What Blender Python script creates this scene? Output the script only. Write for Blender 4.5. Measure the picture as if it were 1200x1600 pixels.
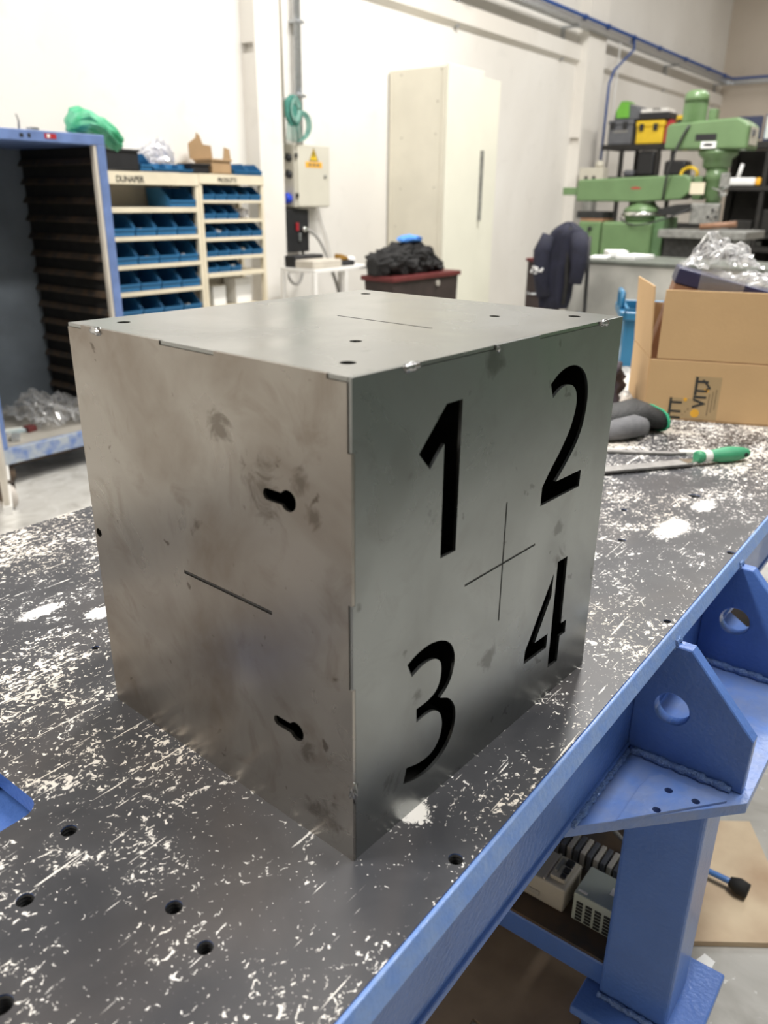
import bpy, bmesh, math, random
from mathutils import Vector, Matrix, Euler, noise as mnoise

for o in list(bpy.data.objects):
    bpy.data.objects.remove(o)
SC = bpy.context.scene
COL = SC.collection
PI = math.pi
R = math.radians
TH = 0.74                      # height of the work table
# ------------------------------------------------------------------ camera
cam_d = bpy.data.cameras.new('camera')
cam = bpy.data.objects.new('camera', cam_d)
COL.objects.link(cam)
SC.camera = cam
right = Vector((0.60593, -0.79545, 0.01016)).normalized()
fwd = Vector((0.74211, 0.56063, -0.36738)).normalized()
up = right.cross(fwd).normalized()
right = fwd.cross(up).normalized()
mw = Matrix.Identity(4)
for i in range(3):
    mw[i][0] = right[i]; mw[i][1] = up[i]; mw[i][2] = -fwd[i]
mw.translation = Vector((-0.3862, -0.3194, 1.2465))
cam.matrix_world = mw
cam_d.sensor_fit = 'VERTICAL'
cam_d.sensor_height = 36
cam_d.lens = 1240.7 / 1600 * 36
cam_d.clip_start = 0.02
cam_d.clip_end = 100
cam_d.dof.use_dof = True
cam_d.dof.focus_distance = 0.88
cam_d.dof.aperture_fstop = 6.2
# ------------------------------------------------------------------ light
SC.view_settings.view_transform = 'Standard'
SC.view_settings.look = 'None'
SC.view_settings.gamma = 1
SC.view_settings.use_curve_mapping = False
SC.view_settings.exposure = 0.0
world = bpy.data.worlds.new('world')
SC.world = world
world.use_nodes = True
world.node_tree.nodes['Background'].inputs[0].default_value = (0.9, 0.95, 1.0, 1)
world.node_tree.nodes['Background'].inputs[1].default_value = 0.25

def hall_lamp(x, y, z, sx, sy, power, col=(1.0, 0.98, 0.945)):
    l = bpy.data.lights.new('hall_lamp', 'AREA')
    l.shape = 'RECTANGLE'; l.size = sx; l.size_y = sy
    l.energy = power; l.color = col
    o = bpy.data.objects.new('hall_lamp', l)
    o.location = (x, y, z)
    COL.objects.link(o)
    return o
hall_lamp(1.5, -0.7, 4.9, 2.2, 0.4, 165)
hall_lamp(2.4, -3.9, 4.9, 2.2, 0.4, 75)  # added fill lamp, brightens the units under the table
hall_lamp(4.3, 1.4, 4.9, 2.2, 0.4, 300)
hall_lamp(-2.2, 2.2, 4.9, 2.2, 0.4, 270)
hall_lamp(7.6, 0.4, 4.9, 2.2, 0.4, 130)
hall_lamp(11.4, 0.4, 4.9, 2.2, 0.4, 100)

# ------------------------------------------------------------------ materials
def newmat(name):
    m = bpy.data.materials.new(name); m.use_nodes = True
    nt = m.node_tree
    return m, nt, nt.nodes['Principled BSDF']

def setin(b, k, v):
    if k in b.inputs: b.inputs[k].default_value = v

def c4(c): return (c[0], c[1], c[2], 1)

def mat(name, c, rough=0.5, metal=0.0, var=0.12, scale=8.0, bump=0.0, bscale=60.0, c2=None, detail=4, coat=0.0):
    m, nt, b = newmat(name)
    setin(b, 'Roughness', rough); setin(b, 'Metallic', metal); setin(b, 'Coat Weight', coat)
    tc = nt.nodes.new('ShaderNodeTexCoord')
    n = nt.nodes.new('ShaderNodeTexNoise'); n.inputs['Scale'].default_value = scale
    n.inputs['Detail'].default_value = detail
    nt.links.new(tc.outputs['Object'], n.inputs['Vector'])
    r = nt.nodes.new('ShaderNodeValToRGB')
    cc = c2 if c2 else tuple(max(0, x * (1 - var)) for x in c)
    r.color_ramp.elements[0].position = 0.35; r.color_ramp.elements[0].color = c4(cc)
    r.color_ramp.elements[1].position = 0.65; r.color_ramp.elements[1].color = c4(c)
    nt.links.new(n.outputs['Fac'], r.inputs['Fac'])
    nt.links.new(r.outputs['Color'], b.inputs['Base Color'])
    if bump > 0:
        n2 = nt.nodes.new('ShaderNodeTexNoise'); n2.inputs['Scale'].default_value = bscale
        nt.links.new(tc.outputs['Object'], n2.inputs['Vector'])
        bp = nt.nodes.new('ShaderNodeBump'); bp.inputs['Strength'].default_value = bump
        bp.inputs['Distance'].default_value = 0.01
        nt.links.new(n2.outputs['Fac'], bp.inputs['Height'])
        nt.links.new(bp.outputs['Normal'], b.inputs['Normal'])
    return m

class NG:
    """tiny helper to wire shader nodes"""
    def __init__(s, nt): s.nt = nt
    def n(s, t, **kw):
        x = s.nt.nodes.new(t)
        for k, v in kw.items(): setattr(x, k, v)
        return x
    def link(s, a, b): s.nt.links.new(a, b)
    def noise(s, vec, scale, detail=4, dist=0.0, rough=0.5):
        x = s.n('ShaderNodeTexNoise'); x.inputs['Scale'].default_value = scale
        x.inputs['Detail'].default_value = detail; x.inputs['Distortion'].default_value = dist
        x.inputs['Roughness'].default_value = rough
        s.link(vec, x.inputs['Vector']); return x.outputs['Fac']
    def ramp(s, fac, a, b, ca=0.0, cb=1.0):
        x = s.n('ShaderNodeMapRange'); x.inputs['From Min'].default_value = a; x.inputs['From Max'].default_value = b
        x.inputs['To Min'].default_value = ca; x.inputs['To Max'].default_value = cb
        s.link(fac, x.inputs['Value']); return x.outputs['Result']
    def math(s, op, a, b):
        x = s.n('ShaderNodeMath', operation=op)
        for i, v in enumerate((a, b)):
            if isinstance(v, (int, float)): x.inputs[i].default_value = v
            else: s.link(v, x.inputs[i])
        return x.outputs[0]
    def mapping(s, vec, rot=(0, 0, 0), scale=(1, 1, 1), loc=(0, 0, 0)):
        x = s.n('ShaderNodeMapping'); x.inputs['Rotation'].default_value = rot
        x.inputs['Scale'].default_value = scale; x.inputs['Location'].default_value = loc
        s.link(vec, x.inputs['Vector']); return x.outputs['Vector']
    def mix(s, fac, a, b):
        x = s.n('ShaderNodeMix', data_type='RGBA')
        for i, v in ((0, fac), (6, a), (7, b)):
            if isinstance(v, (int, float)): x.inputs[i].default_value = v
            elif isinstance(v, tuple): x.inputs[i].default_value = c4(v)
            else: s.link(v, x.inputs[i])
        return x.outputs[2]

def steel_mat(name, base, stain, amount, seed, rough=0.3, smudges=()):
    m, nt, b = newmat(name); g = NG(nt)
    tc = g.n('ShaderNodeTexCoord').outputs['Object']
    v = g.mapping(tc, loc=(seed, seed * 1.7, seed * 0.3))
    cloud = g.noise(v, 7.0, 5, 0.6)
    fine = g.noise(v, 30.0, 6, 0.8)
    spots = g.noise(v, 48.0, 3, 0.4)
    blotch = g.noise(v, 26.0, 5, 1.5, 0.65)
    s1 = g.math('MULTIPLY', g.ramp(cloud, 0.46, 0.68), g.ramp(fine, 0.25, 0.75, 0.45, 1.0))
    s1 = g.math('MAXIMUM', s1, g.math('MULTIPLY', g.ramp(g.noise(v, 19.0, 5, 1.0, 0.6), 0.50, 0.70), 0.6))
    s1 = g.math('MULTIPLY', s1, amount)
    col = g.mix(s1, base, stain)
    for c_, r_ in smudges:
        mp = g.n('ShaderNodeVectorMath', operation='DISTANCE'); mp.inputs[1].default_value = c_
        g.link(tc, mp.inputs[0])
        q = g.math('ADD', mp.outputs['Value'], g.math('MULTIPLY', g.ramp(blotch, 0.25, 0.75, -1, 1), r_ * 1.1))
        col = g.mix(g.math('MULTIPLY', g.ramp(q, r_, r_ * 0.3), 0.65), col, tuple(x * 0.55 for x in stain))
    sp = g.math('MULTIPLY', g.ramp(spots, 0.69, 0.73), min(1, amount * 0.9))
    col = g.mix(sp, col, tuple(x * 0.55 for x in stain))
    g.link(col, b.inputs['Base Color'])
    setin(b, 'Metallic', 1.0)
    rg = g.ramp(cloud, 0.3, 0.7, rough - 0.05, rough + 0.07)
    g.link(rg, b.inputs['Roughness'])
    bp = g.n('ShaderNodeBump'); bp.inputs['Strength'].default_value = 0.05; bp.inputs['Distance'].default_value = 0.002
    g.link(g.noise(v, 4.0, 1), bp.inputs['Height']); g.link(bp.outputs['Normal'], b.inputs['Normal'])
    return m

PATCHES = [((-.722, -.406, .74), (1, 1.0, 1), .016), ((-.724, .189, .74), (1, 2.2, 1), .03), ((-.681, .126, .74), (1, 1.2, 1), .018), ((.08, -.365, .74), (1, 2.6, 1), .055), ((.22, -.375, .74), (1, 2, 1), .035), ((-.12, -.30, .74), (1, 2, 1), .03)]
def tabletop_mat():
    m, nt, b = newmat('scratched_tabletop'); g = NG(nt)
    tc = g.n('ShaderNodeTexCoord').outputs['Object']
    big = g.noise(tc, 4.0, 3, 0.6)
    mid = g.noise(tc, 15.0, 4, 0.7)
    # the paint has worn most on the far half of the top
    sep = g.n('ShaderNodeSeparateXYZ'); g.link(tc, sep.inputs[0])
    far = g.math('ADD', sep.outputs[0], g.math('MULTIPLY', sep.outputs[1], 0.45))
    dens = g.math('MULTIPLY', g.ramp(big, 0.36, 0.66), 0.085)
    dens = g.math('ADD', dens, g.math('MULTIPLY', g.ramp(mid, 0.42, 0.66), 0.095))
    dens = g.math('ADD', dens, g.ramp(far, 0.15, 0.75, 0.0, 0.115))
    chip = g.noise(g.mapping(tc, rot=(0, 0, 0.3), scale=(1, 1.25, 1)), 100.0, 5, 1.1, 0.62)
    chips = g.ramp(g.math('SUBTRACT', chip, g.math('SUBTRACT', 0.675, dens)), 0.0, 0.012)
    chip2 = g.noise(tc, 230.0, 3, 0.5)
    chips = g.math('MAXIMUM', chips, g.ramp(g.math('SUBTRACT', chip2, g.math('SUBTRACT', 0.715, g.math('MULTIPLY', dens, 0.75))), 0.0, 0.015))
    # long scratches in several directions
    for k, (ang, sx, sy, t) in enumerate(((0.55, 9, 190, 0.735), (-0.75, 8, 210, 0.73), (1.2, 7, 180, 0.735), (0.15, 10, 230, 0.735))):
        s = g.noise(g.mapping(tc, rot=(0, 0, ang), scale=(sx, sy, 1), loc=(k * 3.1, k, 0)), 1.0, 3, 0.25)
        brk = g.noise(tc, 40 + 9 * k, 3)
        f = g.math('MULTIPLY', g.ramp(g.math('ADD', s, g.math('MULTIPLY', dens, 0.35)), t, t + 0.012), g.ramp(brk, 0.4, 0.48))
        chips = g.math('MAXIMUM', chips, f)
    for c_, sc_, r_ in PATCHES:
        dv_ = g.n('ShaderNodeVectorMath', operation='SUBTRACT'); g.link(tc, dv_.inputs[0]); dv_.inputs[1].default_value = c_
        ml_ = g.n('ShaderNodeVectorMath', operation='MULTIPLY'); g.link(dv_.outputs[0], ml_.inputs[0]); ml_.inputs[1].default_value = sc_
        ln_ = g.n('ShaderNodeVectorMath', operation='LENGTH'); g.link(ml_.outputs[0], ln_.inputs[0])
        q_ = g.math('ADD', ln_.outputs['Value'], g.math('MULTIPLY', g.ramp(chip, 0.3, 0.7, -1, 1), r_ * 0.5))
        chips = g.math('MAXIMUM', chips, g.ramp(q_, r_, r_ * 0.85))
    base = g.mix(g.ramp(mid, 0.3, 0.7), (0.034, 0.035, 0.041), (0.060, 0.060, 0.066))
    brown = g.math('MULTIPLY', g.ramp(g.noise(tc, 5.0, 4, 0.8), 0.5, 0.7), g.ramp(far, 0.5, 1.3, 0.1, 0.8))
    base = g.mix(brown, base, (0.22, 0.165, 0.125))
    tint = g.mix(g.ramp(big, 0.4, 0.6), (0.82, 0.80, 0.77), (0.74, 0.68, 0.60))
    col = g.mix(chips, base, tint)
    g.link(col, b.inputs['Base Color'])
    g.link(g.ramp(chips, 0, 1, 0.40, 0.6), b.inputs['Roughness'])
    setin(b, 'Metallic', 0.0); setin(b, 'Specular IOR Level', 0.4)
    bp = g.n('ShaderNodeBump'); bp.inputs['Strength'].default_value = 0.25; bp.inputs['Distance'].default_value = 0.001
    g.link(chips, bp.inputs['Height']); g.link(bp.outputs['Normal'], b.inputs['Normal'])
    return m

def floor_mat():
    m, nt, b = newmat('worn_concrete'); g = NG(nt)
    tc = g.n('ShaderNodeTexCoord').outputs['Object']
    a = g.noise(tc, 1.1, 6, 0.8); c = g.noise(tc, 9.0, 6, 1.0); d = g.noise(tc, 45.0, 4, 0.5)
    col = g.mix(g.ramp(a, 0.35, 0.65), (0.36, 0.35, 0.325), (0.50, 0.485, 0.45))
    col = g.mix(g.math('MULTIPLY', g.ramp(c, 0.48, 0.7), 0.55), col, (0.62, 0.61, 0.58))
    col = g.mix(g.math('MULTIPLY', g.ramp(c, 0.48, 0.3), 0.45), col, (0.23, 0.21, 0.18))
    col = g.mix(g.math('MULTIPLY', g.ramp(d, 0.66, 0.7), 0.8), col, (0.72, 0.72, 0.70))
    g.link(col, b.inputs['Base Color']); setin(b, 'Roughness', 0.5)
    return m

def wall_mat(name, c, c2):
    m, nt, b = newmat(name); g = NG(nt)
    tc = g.n('ShaderNodeTexCoord').outputs['Object']
    a = g.noise(g.mapping(tc, scale=(1, 1, 0.6)), 0.9, 5, 0.5); d = g.noise(tc, 6.0, 5, 0.6)
    col = g.mix(g.ramp(a, 0.35, 0.65), c2, c)
    col = g.mix(g.math('MULTIPLY', g.ramp(d, 0.58, 0.75), 0.25), col, tuple(x * 0.8 for x in c2))
    g.link(col, b.inputs['Base Color']); setin(b, 'Roughness', 0.75)
    return m

def film_mat(name, tint, opac, rough=0.12):
    m = bpy.data.materials.new(name); m.use_nodes = True
    nt = m.node_tree; g = NG(nt)
    nt.nodes.remove(nt.nodes['Principled BSDF'])
    out = nt.nodes['Material Output']
    lw = g.n('ShaderNodeLayerWeight'); lw.inputs['Blend'].default_value = 0.35
    tr = g.n('ShaderNodeBsdfTransparent'); tr.inputs[0].default_value = c4(tint)
    gl = g.n('ShaderNodeBsdfGlossy'); gl.inputs['Roughness'].default_value = rough; gl.inputs[0].default_value = (1, 1, 1, 1)
    df = g.n('ShaderNodeBsdfDiffuse'); df.inputs[0].default_value = (0.85, 0.85, 0.85, 1)
    m1 = g.n('ShaderNodeMixShader'); m1.inputs[0].default_value = 0.45
    g.link(df.outputs[0], m1.inputs[1]); g.link(gl.outputs[0], m1.inputs[2])
    m2 = g.n('ShaderNodeMixShader')
    g.link(g.math('MINIMUM', g.math('ADD', lw.outputs['Facing'], opac), 0.95), m2.inputs[0])
    g.link(tr.outputs[0], m2.inputs[1]); g.link(m1.outputs[0], m2.inputs[2])
    g.link(m2.outputs[0], out.inputs['Surface'])
    return m

M = {}
M['steel_left'] = steel_mat('stained_reflection_tint_steel', (0.385, 0.36, 0.33), (0.23, 0.19, 0.155), 0.9, 1.3, 0.29, (((0, .088, .306), .022), ((0, .05, .318), .010), ((0, .036, .294), .010), ((0, .052, .088), .012), ((0, .035, .03), .016), ((0, .14, .345), .014), ((0, .178, .25), .009)))  # brown stains; warm base also holds tint reflected from the surroundings
M['steel_front'] = steel_mat('sheet_steel', (0.315, 0.33, 0.33), (0.22, 0.22, 0.21), 0.6, 4.1, 0.29, (((.17, 0, .385), .016), ((.30, 0, .20), .010), ((.31, 0, .165), .013), ((.19, 0, .11), .013), ((.05, 0, .05), .013), ((.08, 0, .12), .010)))
M['steel_top'] = steel_mat('top_sheet_steel', (0.34, 0.35, 0.345), (0.27, 0.27, 0.26), 0.4, 7.7, 0.24)
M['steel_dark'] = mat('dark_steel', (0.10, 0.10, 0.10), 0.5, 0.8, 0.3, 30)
M['weld'] = mat('weld_metal', (0.5, 0.5, 0.5), 0.22, 1.0, 0.4, 90)
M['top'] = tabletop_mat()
M['floor'] = floor_mat()
M['wall'] = wall_mat('white_wall_paint', (0.80, 0.775, 0.73), (0.72, 0.69, 0.64))
M['wall_end'] = wall_mat('dim_light_wall_beige', (0.62, 0.55, 0.47), (0.55, 0.48, 0.40))  # beige carries the dimmer light at the end wall; unseen walls share it
M['column'] = wall_mat('pillar_paint', (0.78, 0.75, 0.70), (0.72, 0.68, 0.62))
M['ceil'] = mat('ceiling_sheet', (0.5, 0.5, 0.5), 0.8)
M['blue'] = mat('blue_gloss_paint', (0.088, 0.185, 0.51), 0.30, 0.0, 0.10, 14, 0.12, 160, coat=0.15)
M['blue_edge'] = mat('worn_lit_blue_edge', (0.15, 0.27, 0.60), 0.35, 0.0, 0.1, 60, 0.1, 200, c2=(0.20, 0.31, 0.58))  # paler than the table blue: overhead light put into the worn edge
M['blue_weld'] = mat('blue_painted_weld', (0.17, 0.29, 0.60), 0.22, 0.15, 0.3, 150, 0.5, 300)
M['blue_worn'] = mat('worn_blue_paint', (0.12, 0.22, 0.54), 0.35, 0.0, 0.1, 30, 0.15, 90, c2=(0.17, 0.24, 0.46))
M['blue_old'] = mat('old_blue_paint', (0.15, 0.23, 0.47), 0.45, 0.0, 0.25, 12)
M['blue_chip'] = mat('chipped_blue_paint', (0.15, 0.23, 0.47), 0.5, 0.0, 0.1, 22, 0.1, 60, c2=(0.42, 0.46, 0.50))
M['rusty'] = mat('rusty_dark_steel', (0.055, 0.045, 0.038), 0.7, 0.1, 0.4, 20, c2=(0.11, 0.07, 0.04))
M['near_black'] = mat('near_black_metal', (0.02, 0.018, 0.016), 0.75, 0.0, 0.4, 18)  # near black metal of the racks and locker sides
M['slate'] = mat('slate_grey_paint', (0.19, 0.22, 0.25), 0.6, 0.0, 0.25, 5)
M['cream'] = mat('cream_shelf_paint', (0.74, 0.66, 0.50), 0.45, 0.0, 0.10, 10)
M['cream_edge'] = mat('cream_strip', (0.60, 0.55, 0.47), 0.5, 0.0, 0.15, 10)
M['greige'] = mat('grey_beige_panel', (0.42, 0.39, 0.34), 0.6, 0.0, 0.15, 6)
M['bin'] = mat('blue_bin_plastic', (0.028, 0.15, 0.32), 0.38, 0.0, 0.15, 12)
M['bin_lt'] = mat('bright_blue_plastic', (0.025, 0.17, 0.33), 0.35, 0.0, 0.15, 12)
M['black'] = mat('black_plastic', (0.015, 0.015, 0.017), 0.45, 0.0, 0.3, 12)
M['black_cloth'] = mat('black_cloth', (0.022, 0.021, 0.021), 0.85, 0.0, 0.4, 40, 0.4, 200)
M['navy'] = mat('navy_cloth', (0.013, 0.014, 0.032), 0.85, 0.0, 0.35, 25, 0.3, 250)
M['mauve'] = mat('mauve_grey_cloth', (0.09, 0.075, 0.095), 0.9, 0.0, 0.4, 25, 0.4, 150)
M['carton'] = mat('cardboard', (0.56, 0.37, 0.19), 0.8, 0.0, 0.07, 6, 0.05, 120)
M['carton_in'] = mat('cardboard_inner', (0.40, 0.26, 0.135), 0.85, 0.0, 0.12, 8)
M['tan_print'] = mat('tan_print', (0.42, 0.30, 0.16), 0.75, 0.0, 0.08, 12)
M['ink'] = mat('black_ink', (0.03, 0.03, 0.028), 0.7, 0.0, 0.2, 30)
M['ink_lt'] = mat('faded_ink', (0.26, 0.19, 0.11), 0.8, 0.0, 0.2, 80)
M['orange'] = mat('orange_ink', (0.80, 0.42, 0.04), 0.6, 0.0, 0.1, 30)
M['green'] = mat('machine_green_paint', (0.135, 0.225, 0.10), 0.35, 0.0, 0.12, 9, coat=0.15)
M['green_dk'] = mat('green_shadow_part', (0.10, 0.19, 0.085), 0.45, 0.0, 0.15, 9)
M['chrome'] = mat('bright_machined_steel', (0.75, 0.75, 0.73), 0.22, 1.0, 0.1, 30)
M['galv'] = mat('galvanised_steel', (0.56, 0.58, 0.60), 0.35, 0.9, 0.2, 40)
M['grey_mc'] = mat('grey_machine_metal', (0.33, 0.33, 0.31), 0.45, 0.4, 0.35, 25)
M['white'] = mat('white_paint', (0.82, 0.80, 0.76), 0.5, 0.0, 0.06, 8)
M['paper'] = mat('white_paper', (0.86, 0.86, 0.85), 0.7, 0.0, 0.04, 8)
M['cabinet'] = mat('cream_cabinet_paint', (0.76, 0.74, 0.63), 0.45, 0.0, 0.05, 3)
M['cabinet_shade'] = mat('cream_cabinet_side_shade', (0.70, 0.66, 0.55), 0.5, 0.0, 0.08, 4)  # darker cream copy: shade on the cabinet sides put into the colour
M['ral'] = mat('enclosure_grey', (0.60, 0.57, 0.48), 0.45, 0.0, 0.06, 6)
M['yellow'] = mat('yellow_plastic', (0.78, 0.52, 0.02), 0.45, 0.0, 0.08, 15)
M['amber'] = mat('amber_sticker', (0.85, 0.43, 0.02), 0.5, 0.0, 0.05, 15)
M['red'] = mat('red_plastic', (0.42, 0.02, 0.03), 0.45, 0.0, 0.1, 15)
M['maroon'] = mat('maroon_rim', (0.13, 0.022, 0.022), 0.5, 0.0, 0.2, 15)
M['darkbrown'] = mat('dark_brown_drum', (0.045, 0.03, 0.027), 0.6, 0.0, 0.4, 10)
M['grey'] = mat('grey_plastic', (0.13, 0.135, 0.15), 0.5, 0.0, 0.15, 15)
M['lime'] = mat('lime_green_plastic', (0.16, 0.47, 0.05), 0.45, 0.0, 0.1, 15)
M['cee'] = mat('socket_blue', (0.02, 0.07, 0.62), 0.35, 0.0, 0.1, 15)
M['teal'] = mat('teal_cord', (0.055, 0.235, 0.185), 0.7, 0.0, 0.25, 40)
M['teal_lt'] = mat('pale_teal_cord', (0.25, 0.45, 0.38), 0.7, 0.0, 0.25, 40)
M['bag_green'] = mat('green_bag_film', (0.05, 0.40, 0.19), 0.35, 0.0, 0.35, 18, c2=(0.16, 0.55, 0.34))
M['sky'] = mat('sky_blue_cloth', (0.10, 0.32, 0.85), 0.8, 0.0, 0.2, 20)
M['handle_green'] = mat('green_file_handle', (0.06, 0.33, 0.17), 0.38, 0.0, 0.12, 20)
M['file'] = mat('file_steel', (0.30, 0.29, 0.28), 0.5, 0.6, 0.25, 60, 0.3, 900)
M['glove'] = mat('grey_glove_knit', (0.17, 0.17, 0.18), 0.9, 0.0, 0.2, 40, 0.3, 400)
M['glove_palm'] = mat('black_glove_coating', (0.02, 0.02, 0.021), 0.6, 0.0, 0.3, 60, 0.3, 300)
M['glove_hem'] = mat('green_glove_hem', (0.03, 0.35, 0.18), 0.8)
M['counter'] = mat('grey_counter_sheet', (0.47, 0.46, 0.42), 0.55, 0.0, 0.25, 5)
M['counter_edge'] = mat('dark_counter_edge', (0.12, 0.13, 0.11), 0.6, 0.0, 0.3, 10)
M['ply'] = mat('plywood', (0.74, 0.60, 0.42), 0.75, 0.0, 0.25, 6, c2=(0.50, 0.35, 0.23))
M['brown_board'] = mat('oil_stained_board', (0.40, 0.30, 0.21), 0.8, 0.0, 0.5, 7, c2=(0.24, 0.175, 0.125))
M['device'] = mat('beige_device_case', (0.50, 0.46, 0.38), 0.5, 0.0, 0.12, 14)
M['device_g'] = mat('pale_green_device_case', (0.44, 0.48, 0.42), 0.45, 0.0, 0.1, 14)
M['rubber'] = mat('black_rubber', (0.02, 0.02, 0.02), 0.8, 0.0, 0.3, 20)
M['wheel'] = mat('cream_wheel_rubber', (0.55, 0.50, 0.45), 0.6, 0.0, 0.15, 12)
M['hose'] = mat('blue_hose', (0.10, 0.25, 0.62), 0.35)
M['cable_grey'] = mat('grey_cable', (0.30, 0.29, 0.27), 0.5)
M['cable_black'] = mat('black_cable', (0.03, 0.03, 0.032), 0.5)
M['white_cable'] = mat('white_cable', (0.70, 0.69, 0.66), 0.5)
M['tube_blue'] = mat('blue_air_pipe', (0.02, 0.07, 0.26), 0.35)
M['navy_box'] = mat('navy_carton', (0.025, 0.026, 0.075), 0.4, 0.0, 0.2, 10)
M['film'] = film_mat('clear_plastic_film', (0.97, 0.97, 0.97), 0.12)
M['bagfilm'] = film_mat('grey_plastic_film', (0.75, 0.75, 0.85), 0.35)
M['screen'] = mat('dark_navy_screen', (0.03, 0.04, 0.09), 0.25)
M['poster'] = mat('pale_blue_picture', (0.55, 0.72, 0.80), 0.4, 0.0, 0.1, 5, c2=(0.75, 0.70, 0.58))
M['added_dark'] = mat('added_machine_grey_green', (0.10, 0.12, 0.105), 0.55, 0.0, 0.2, 4)  # dark tone of the added machine shape that the box front reflects
M['wood'] = mat('brown_wooden_bar', (0.32, 0.17, 0.10), 0.6, 0.0, 0.3, 12)
M['scrap'] = mat('shiny_scrap', (0.75, 0.76, 0.74), 0.3, 0.6, 0.3, 40)

# ------------------------------------------------------------------ builders
WM = {}
def wm(o):
    return WM.get(o.name, Matrix.Identity(4)) if o is not None else Matrix.Identity(4)

def tag(o, label=None, cat=None, group=None, kind=None):
    if label: o['label'] = label
    if cat: o['category'] = cat
    if group: o['group'] = group
    if kind: o['kind'] = kind
    return o

def thing(name, label, cat, loc=(0, 0, 0), rz=0.0, group=None):
    o = bpy.data.objects.new(name, None)
    o.empty_display_size = 0.05
    COL.objects.link(o)
    o.location = loc; o.rotation_euler = (0, 0, rz)
    WM[o.name] = Matrix.Translation(loc) @ Matrix.Rotation(rz, 4, 'Z')
    return tag(o, label, cat, group)

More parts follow.
